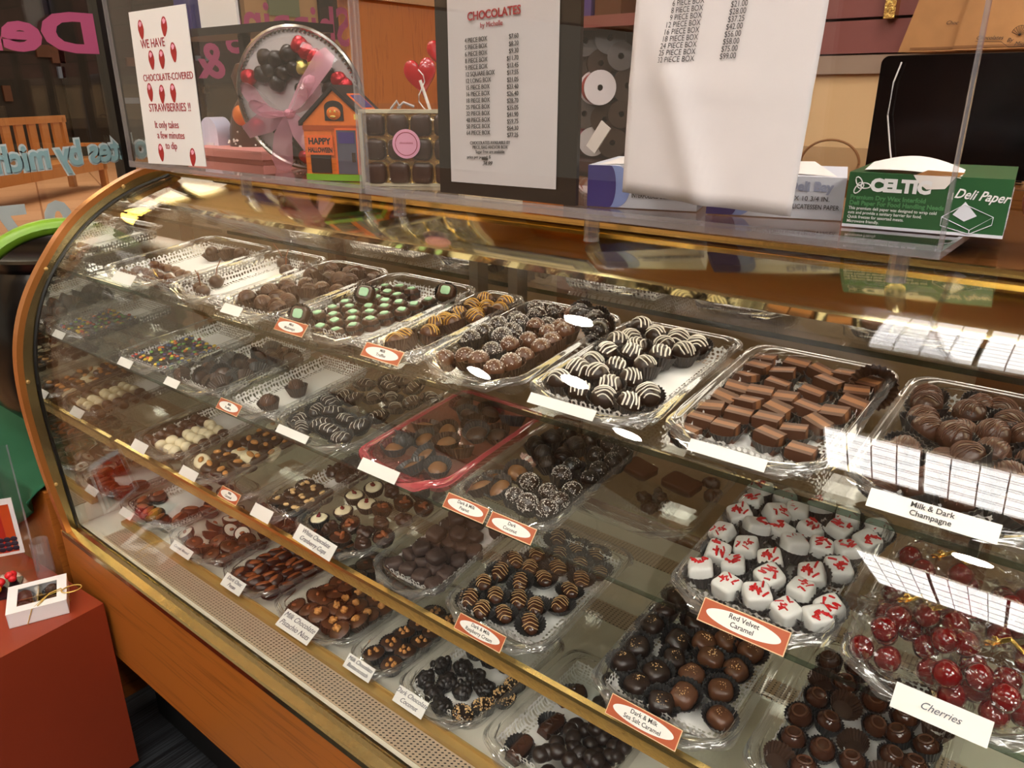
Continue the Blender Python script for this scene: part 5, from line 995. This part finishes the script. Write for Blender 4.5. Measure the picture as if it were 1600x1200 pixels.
# ---------------------------------------------------------------- behind the counter
def back_area():
    rr = random.Random(4)
    t = thing('ribbon_shelf', 'dark shelf unit of ribbon spools between price board and white sheet', 'shelf'); MB().box(-1.80, -1.28, 2.56, 2.598, 1.10, 2.2).build('back_panel', 'maroon_dark', t, smooth=0)
    for z in (1.145, 1.60): MB().box(-1.80, -1.28, 2.30, 2.56, z, z+.035).build('shelf_board', 'maroon' if z > 1.5 else 'maroon_dark', t, smooth=0)
    def spool(x, y, z, r, w, flange, rib, lab, rz=20, tilt=0):
        t = thing('ribbon_spool', lab, 'ribbon spool', (x, y, z), (R(tilt), 0, R(rz)))
        rm = Matrix.Rotation(pi/2, 4, 'X')
        for yy in (-w/2, w/2-.003): MB().lathe([(.010, 0), (r, 0), (r, .003), (.010, .003)], 32, mx=Matrix.Translation((0, yy+.003, 0)) @ rm, cap0=False, cap1=False).build('flange', flange, t)
        MB().lathe([(r*.88, -w/2+.004), (r*.88, w/2-.004)], 28, mx=rm, cap0=False, cap1=False).build('ribbon', rib, t); MB().lathe([(.011, -w/2), (.011, w/2)], 14, mx=rm, cap0=False, cap1=False).build('hub', 'spool_dark', t)
    spool(-1.545, 2.38, 1.418, .056, .075, 'spool_white', 'ribbon_red', 'white-flanged spool of red ribbon, brightest on the spool shelf', 48); spool(-1.478, 2.45, 1.425, .056, .06, 'spool_dark', 'ribbon_navy', 'dark spool of navy ribbon just right of the white spool', 48)
    D = [(-1.620, 1.565, .050, 'spool_dark', 'ribbon_brown', 'top left brown'), (-1.53, 1.572, .052, 'spool_dark', 'ribbon_brown', 'top right brown'), (-1.66, 1.50, .046, 'spool_dark', 'ribbon_brown', 'second row leftmost brown'), (-1.565, 1.498, .046, 'spool_dark', 'ribbon_brown', 'second row middle brown'), (-1.490, 1.515, .046, 'spool_dark', 'satin', 'second row satin grey'), (-1.67, 1.425, .046, 'spool_dark', 'ribbon_brown', 'third row leftmost brown'),
         (-1.615, 1.33, .050, 'spool_dark', 'ribbon_orange', 'orange'), (-1.535, 1.318, .052, 'spool_dark', 'ribbon_brown', 'fourth row brown'), (-1.485, 1.335, .046, 'spool_dark', 'ribbon_orange', 'fourth row rightmost orange'), (-1.665, 1.255, .046, 'ribbon_pink', 'ribbon_pink', 'bottom row pink'), (-1.585, 1.240, .050, 'satin', 'satin', 'bottom row shiny white'), (-1.515, 1.240, .052, 'spool_dark', 'spool_dark', 'bottom row black')]
    for i, (x, z, r, f, rb, ds) in enumerate(D): spool(x, 2.42+.01*(i % 3), z, r, .05, f, rb, ds+' ribbon spool on the spool shelf', 30+rr.uniform(-15, 15), rr.uniform(-8, 8))
    o = MB().box(-.022, .022, -.003, .003, -.05, .05).build('price_tag', 'torn', None, smooth=0, loc=(-1.475, 2.29, 1.262), rot=(0, R(35), 0)); tag(o, 'cream card tilted among the lower ribbon spools', 'card')
    b = MB().tube([(-1.685, 2.29, 1.205), (-1.665, 2.28, 1.225), (-1.635, 2.29, 1.21)], .018, 8); o = b.build('dotted_ribbon', ['white'], None); tag(o, 'white ribbon coil at the left of the lowest spools', 'ribbon')
    o = MB().sheet(lambda u, v: (-1.70+.14*u, 2.22+.05*sin(5*u), 1.13+.06*v+.012*sin(11*u)), 16, 5).build('foil_bundle', 'silver', None); tag(o, 'crumpled silver foil below the white ribbon coil', 'foil')
    for x0, x1, m, ds in ((-1.70, -1.655, 'lime', 'lime green'), (-1.645, -1.555, 'purple', 'purple'), (-1.54, -1.44, 'ribbon_brown', 'dark brown')):
        o = MB().box(x0, x1, 2.34, 2.48, 1.636, 1.76).build('shelf_box', m, None, smooth=0); tag(o, ds+' box on the board above the ribbon spools', 'box')
    t = thing('monitor', 'large black monitor turned from the counter, behind green carton', 'monitor', (-.455, 1.70, 1.245)); pl = []
    for cx, cz, a0 in ((.43, .208, 0), (.014, .208, 90), (.014, .02, 180), (.43, .02, 270)): pl += [(cx+.014*cos(R(a0+15*i)), cz+.014*sin(R(a0+15*i))) for i in range(7)]
    MB().prism(pl, lambda p, d: (p[0], d, p[1]), 0, .03).build('screen', 'screen', t, smooth=.6); MB().prism(pl, lambda p, d: (p[0]*1.006-.0013, d, p[1]*1.008-.001), .004, .034).build('bezel', 'steel', t, smooth=.6); MB().box(.17, .27, .03, .06, 0, .15).build('stand_neck', 'black', t, smooth=0)
    o = MB().tube([(-.415, 1.685, 1.455), (-.423, 1.683, 1.42), (-.424, 1.683, 1.36), (-.410, 1.683, 1.30), (-.402, 1.683, 1.27)], .0016, 5).build('white_cable', 'white', None); tag(o, 'thin pale cable hanging before the black monitor', 'cable')
    o = MB().tube([(-.62+.07*cos(a), 2.0, 1.24+.055*sin(a)) for a in [pi*i/16 for i in range(17)]], .003, 6).build('wire_hoop', 'kraft_dark', None); tag(o, 'thin brown wire hoop against the beige wall', 'wire')
    MBk = MB().box(-1.0, .7, 1.6, 2.58, 1.18, 1.243); o = MBk.build('wooden_counter', 'oak_dark', None, smooth=0); tag(o, 'wooden back counter under the black monitor', 'counter')
    for (x0, x1, y, rz, lab, full) in ((-.60, -.475, 2.50, 0, 'brown kraft shopping bag standing left, partly hidden', False), (-.488, -.20, 2.47, 0, 'brown kraft shopping bag with black lettering above monitor', True)):
        t = thing('paper_bag', lab, 'bag'); w = x1-x0; z0 = 1.507
        b = MB(); tp = .02; b.add([(x0-.03*(not full), y, z0), (x1, y, z0), (x1, y+.09, z0), (x0, y+.09, z0), (x0+tp*2, y+.02, z0+.30), (x1-.003, y+.02, z0+.30), (x1-.003, y+.07, z0+.30), (x0+tp*2, y+.07, z0+.30)], [(0, 1, 5, 4), (1, 2, 6, 5), (2, 3, 7, 6), (3, 0, 4, 7), (0, 3, 2, 1)]); b.build('bag_body', 'kraft', t, smooth=0)
        MB().box(x0, x1-.002, y-.002, y+.002, z0+.005, z0+.011).build('bottom_fold', 'kraft_dark', t, smooth=0)
        b = MB()
        if full:
            put_text(b, 'Chocolates', .0135, (-.437, y-.003, z0+.024), (1, 0, -.03), shear=.35); put_text(b, 'By', .0135, (-.366, y-.003, z0+.016), shear=.35); put_text(b, 'Michelle', .0135, (-.348, y-.003, z0+.007), shear=.35)
            b.tube([(-.437, y-.002, z0+.020), (-.378, y-.002, z0+.017), (-.360, y-.002, z0+.004), (-.29, y-.002, z0+.004)], .0005, 4)
            for k in range(9): a = R(20+140*k/8); b.tube([(-.340, y-.002, z0+.030), (-.340+.019*cos(a), y-.002, z0+.030+.023*sin(a))], .0005, 4)
            b.tube([(-.340+.0195*cos(R(a)), y-.002, z0+.030+.0235*sin(R(a))) for a in range(20, 165, 10)], .0005, 4)
        else: put_text(b, 'Choc', .0135, (-.522, y+.001, z0+.066), (1, 0, -.05), shear=.35)
        b.build('bag_lettering', 'ink', t, smooth=0)
    o = MB().box(-.70, -.67, 2.56, 2.60, 1.60, 1.70).build('gold_box', 'gold_foil', None, smooth=0); tag(o, 'small gold packet on the slatted wall', 'packet')
    o = MB().ell((-.062, .955, 1.30), .036, .036, .036, 24, 14).build('glitter_ornament', 'pumpkin_glitter', None); tag(o, 'glittery orange ball at the right edge beside green carton', 'ornament')
mat('pumpkin_glitter', '#a83c12', .45, bump=.8, bscale=600)
back_area()

# ---------------------------------------------------------------- left of the case and foreground pedestal
def left_area():
    t = thing('display_pedestal', 'terracotta-painted square pedestal at the lower left', 'pedestal', (-1.456, .491, 0), (0, 0, R(5)))
    MB().box(-.52, 0, -.52, 0, .02, .437).build('pedestal_body', 'terracotta', t, smooth=0); MB().box(-.50, -.03, -.50, -.03, 0, .02).build('plinth', 'beige_strip', t, smooth=0)
    # card box of four truffles
    t = thing('window_gift_box', 'white card box with clear window and gold cord on the pedestal', 'gift box', (-1.515, .340, .4375), (0, 0, R(67.5))); w, d, h = .102, .100, .031
    b = MB().box(0, w, 0, d, 0, .001).box(0, w, 0, .0012, 0, h).box(0, w, d-.0012, d, 0, h).box(0, .0012, 0, d, 0, h).box(w-.0012, w, 0, d, 0, h); b.build('box_body', 'white', t, smooth=0)
    b = MB().box(-.0006, w+.0006, -.0006, .020, h, h+.001).box(-.0006, w+.0006, d-.016, d+.0006, h, h+.001).box(-.0006, .017, .020, d-.016, h, h+.001).box(w-.017, w+.0006, .020, d-.016, h, h+.001); b.build('lid_frame', 'white', t, smooth=0)
    MB().box(.015, w-.015, .018, d-.014, h-.001, h-.0004).build('clear_window', 'acrylic', t, smooth=0)
    MB().box(.004, w-.004, .004, d-.004, .001, .004).build('gold_insert', 'gold_foil', t, smooth=0); b = MB().box(w/2-.001, w/2+.001, .004, d-.004, .004, .026).box(.004, w-.004, d/2-.001, d/2+.001, .004, .026); b.build('gold_divider', 'gold_foil', t, smooth=0)
    m0 = t.matrix_basis if False else Matrix.Translation((-1.515, .340, .4375)) @ Matrix.Rotation(R(67.5), 4, 'Z')
    for k, (x, y, lab) in enumerate(((.027, .030, 'front left'), (.075, .030, 'front right'), (.027, .072, 'back left'), (.075, .072, 'back right'))):
        place('ball_ridge', k, m0 @ Matrix.Translation((x, y, .0045)), 'truffle', 'ridged brown truffle in white window box, '+lab, 'chocolate', 'truffles in the window box', (0, 0, k), .88)
    b = MB(); b.tube([(w*.30, -.0016, 0), (w*.42, -.0016, h), (w*.66, d*.30, h+.0022), (w+.0012, d*.42, h+.0016), (w+.0012, d*.42, 0)], .0009, 5)
    b.tube([(w*.52, d*.02, h+.002), (w*.72, d*.34, h+.004), (w*.92, d*.40, h+.005)], .0012, 5); b.tube([(w*.92, d*.40, h+.003)]+[(w*.92+.018+.018*cos(a), d*.36+.012*sin(a)-.008, h+.005) for a in [pi+2*pi*i/14 for i in range(15)]], .0012, 5); b.build('gold_cord', 'string_gold', t)
    # acrylic holder with picture card
    t = thing('acrylic_holder', 'clear acrylic stand holding an orange picture card on pedestal', 'card holder', (-1.705, .420, .4375), (0, 0, R(62)))
    MB().box(-.16, .045, -.012, -.009, .004, .30).build('clear_back', 'acrylic', t, smooth=0); MB().box(-.16, .045, -.05, .0, 0, .004).build('clear_foot', 'acrylic', t, smooth=0)
    b = MB().box(.0435, .0465, -.0125, -.0085, .004, .30); b.lathe([(.018, 0), (.018, .085)], 16, c=(.062, -.03, 0), cap0=False, cap1=False); b.build('clear_edge', 'acrylic_edge', t)
    c = MB().box(-.09, .030, -.0145, -.0125, .055, .185).build('picture_card', 'white', t, smooth=0)
    MB().box(-.084, .022, -.0152, -.0145, .062, .172).build('picture_orange', 'photo_orange', c, smooth=0); b = MB()
    for k in range(4): b.prism([(-.078+k*.024, .172), (-.068+k*.024, .172), (-.055+k*.020, .062), (-.068+k*.020, .062)], lambda p, d: (p[0], d, p[1]), -.0156, -.0152)
    b.build('picture_streaks', 'photo_red', c, smooth=0); b = MB()
    for k in range(9): b.ell((.005+.012*(k % 3)-.012, -.0158, .070+.011*(k//3)), .0065, .0012, .006, 8, 5)
    b.build('picture_blackberries', 'berry_dark', c)
    t = thing('berry_dish', 'dark dish with red and yellow candy berries beside the white box', 'dish', (-1.655, .375, .4375), (0, 0, R(62))); MB().box(-.10, .035, -.03, .04, 0, .006).build('dish', 'photo_dark', t, smooth=0)
    rr = random.Random(2)
    for k in range(14): MB().ell((-.005+rr.uniform(-.028, .025), .012+rr.uniform(-.018, .02), .014+.011*rr.random()), .0085, .0085, .008, 10, 6).build('red_berry', 'berry_red', t)
    for k in range(8): MB().ell((-.02+rr.uniform(-.02, .022), -.018+rr.uniform(-.010, .010), .012+.008*rr.random()), .0085, .0085, .008, 10, 6).build('yellow_berry', 'berry_yellow', t)
    # window platform, cloth, cauldron
    o = MB().box(-2.44, -1.69, .505, 1.6, .0, .60).build('window_platform', 'oak_y', None, smooth=0); tag(o, 'oak window platform beside the left end of the case', 'platform')
    def cl(u, v):
        x = -2.44+.74*u; y = .499+.9*v; z = .607+.03*(1-u)+.012*sin(14*v+5*u)+.010*sin(9*u-16*v)+.012+.035*max(0, sin(6*v+7*u))
        hang = min(.26, max(.01, .02+(-1.70-x)*.75+.012*sin(16*u)))
        if v < .12: y = .499-.030*(1-v/.12)*abs(sin(13*u+.6))-.004; z = .607-hang*(1-v/.12)
        return (x, y, z)
    o = MB().sheet(cl, 40, 60).build('green_cloth', 'cloth_green', None, smooth=3); tag(o, 'green cloth draped in folds over the window platform', 'cloth')
    md = o.modifiers.new('thick', 'SOLIDIFY'); md.thickness = .003
    t = thing('cauldron', 'shiny black cauldron with thick arched lime green handle in the window', 'cauldron', (-1.97, .745, .632), (0, 0, R(69)))
    MB().lathe([(.06, 0), (.14, .012), (.205, .09), (.228, .19), (.222, .30), (.19, .38), (.175, .40), (.19, .425), (.18, .43), (.15, .40), (.001, .38)], 44).build('belly', 'cauldron', t)
    b = MB(); b.tube([(.232*cos(a), 0, .215+.262*sin(a)) for a in [R(-12+204*i/30) for i in range(31)]], .024, 10, flat=.8); b.build('arched_handle', 'lime', t)
    b = MB().tube([(.10, -.218, .24), (.12, -.214, .20), (.15, -.19, .17), (.18, -.17, .18)], .007, 6); b.build('red_trim', 'candy_red', t)
wood('oak_y', '#b0682a', '#84440f', axis='Y')
left_area()
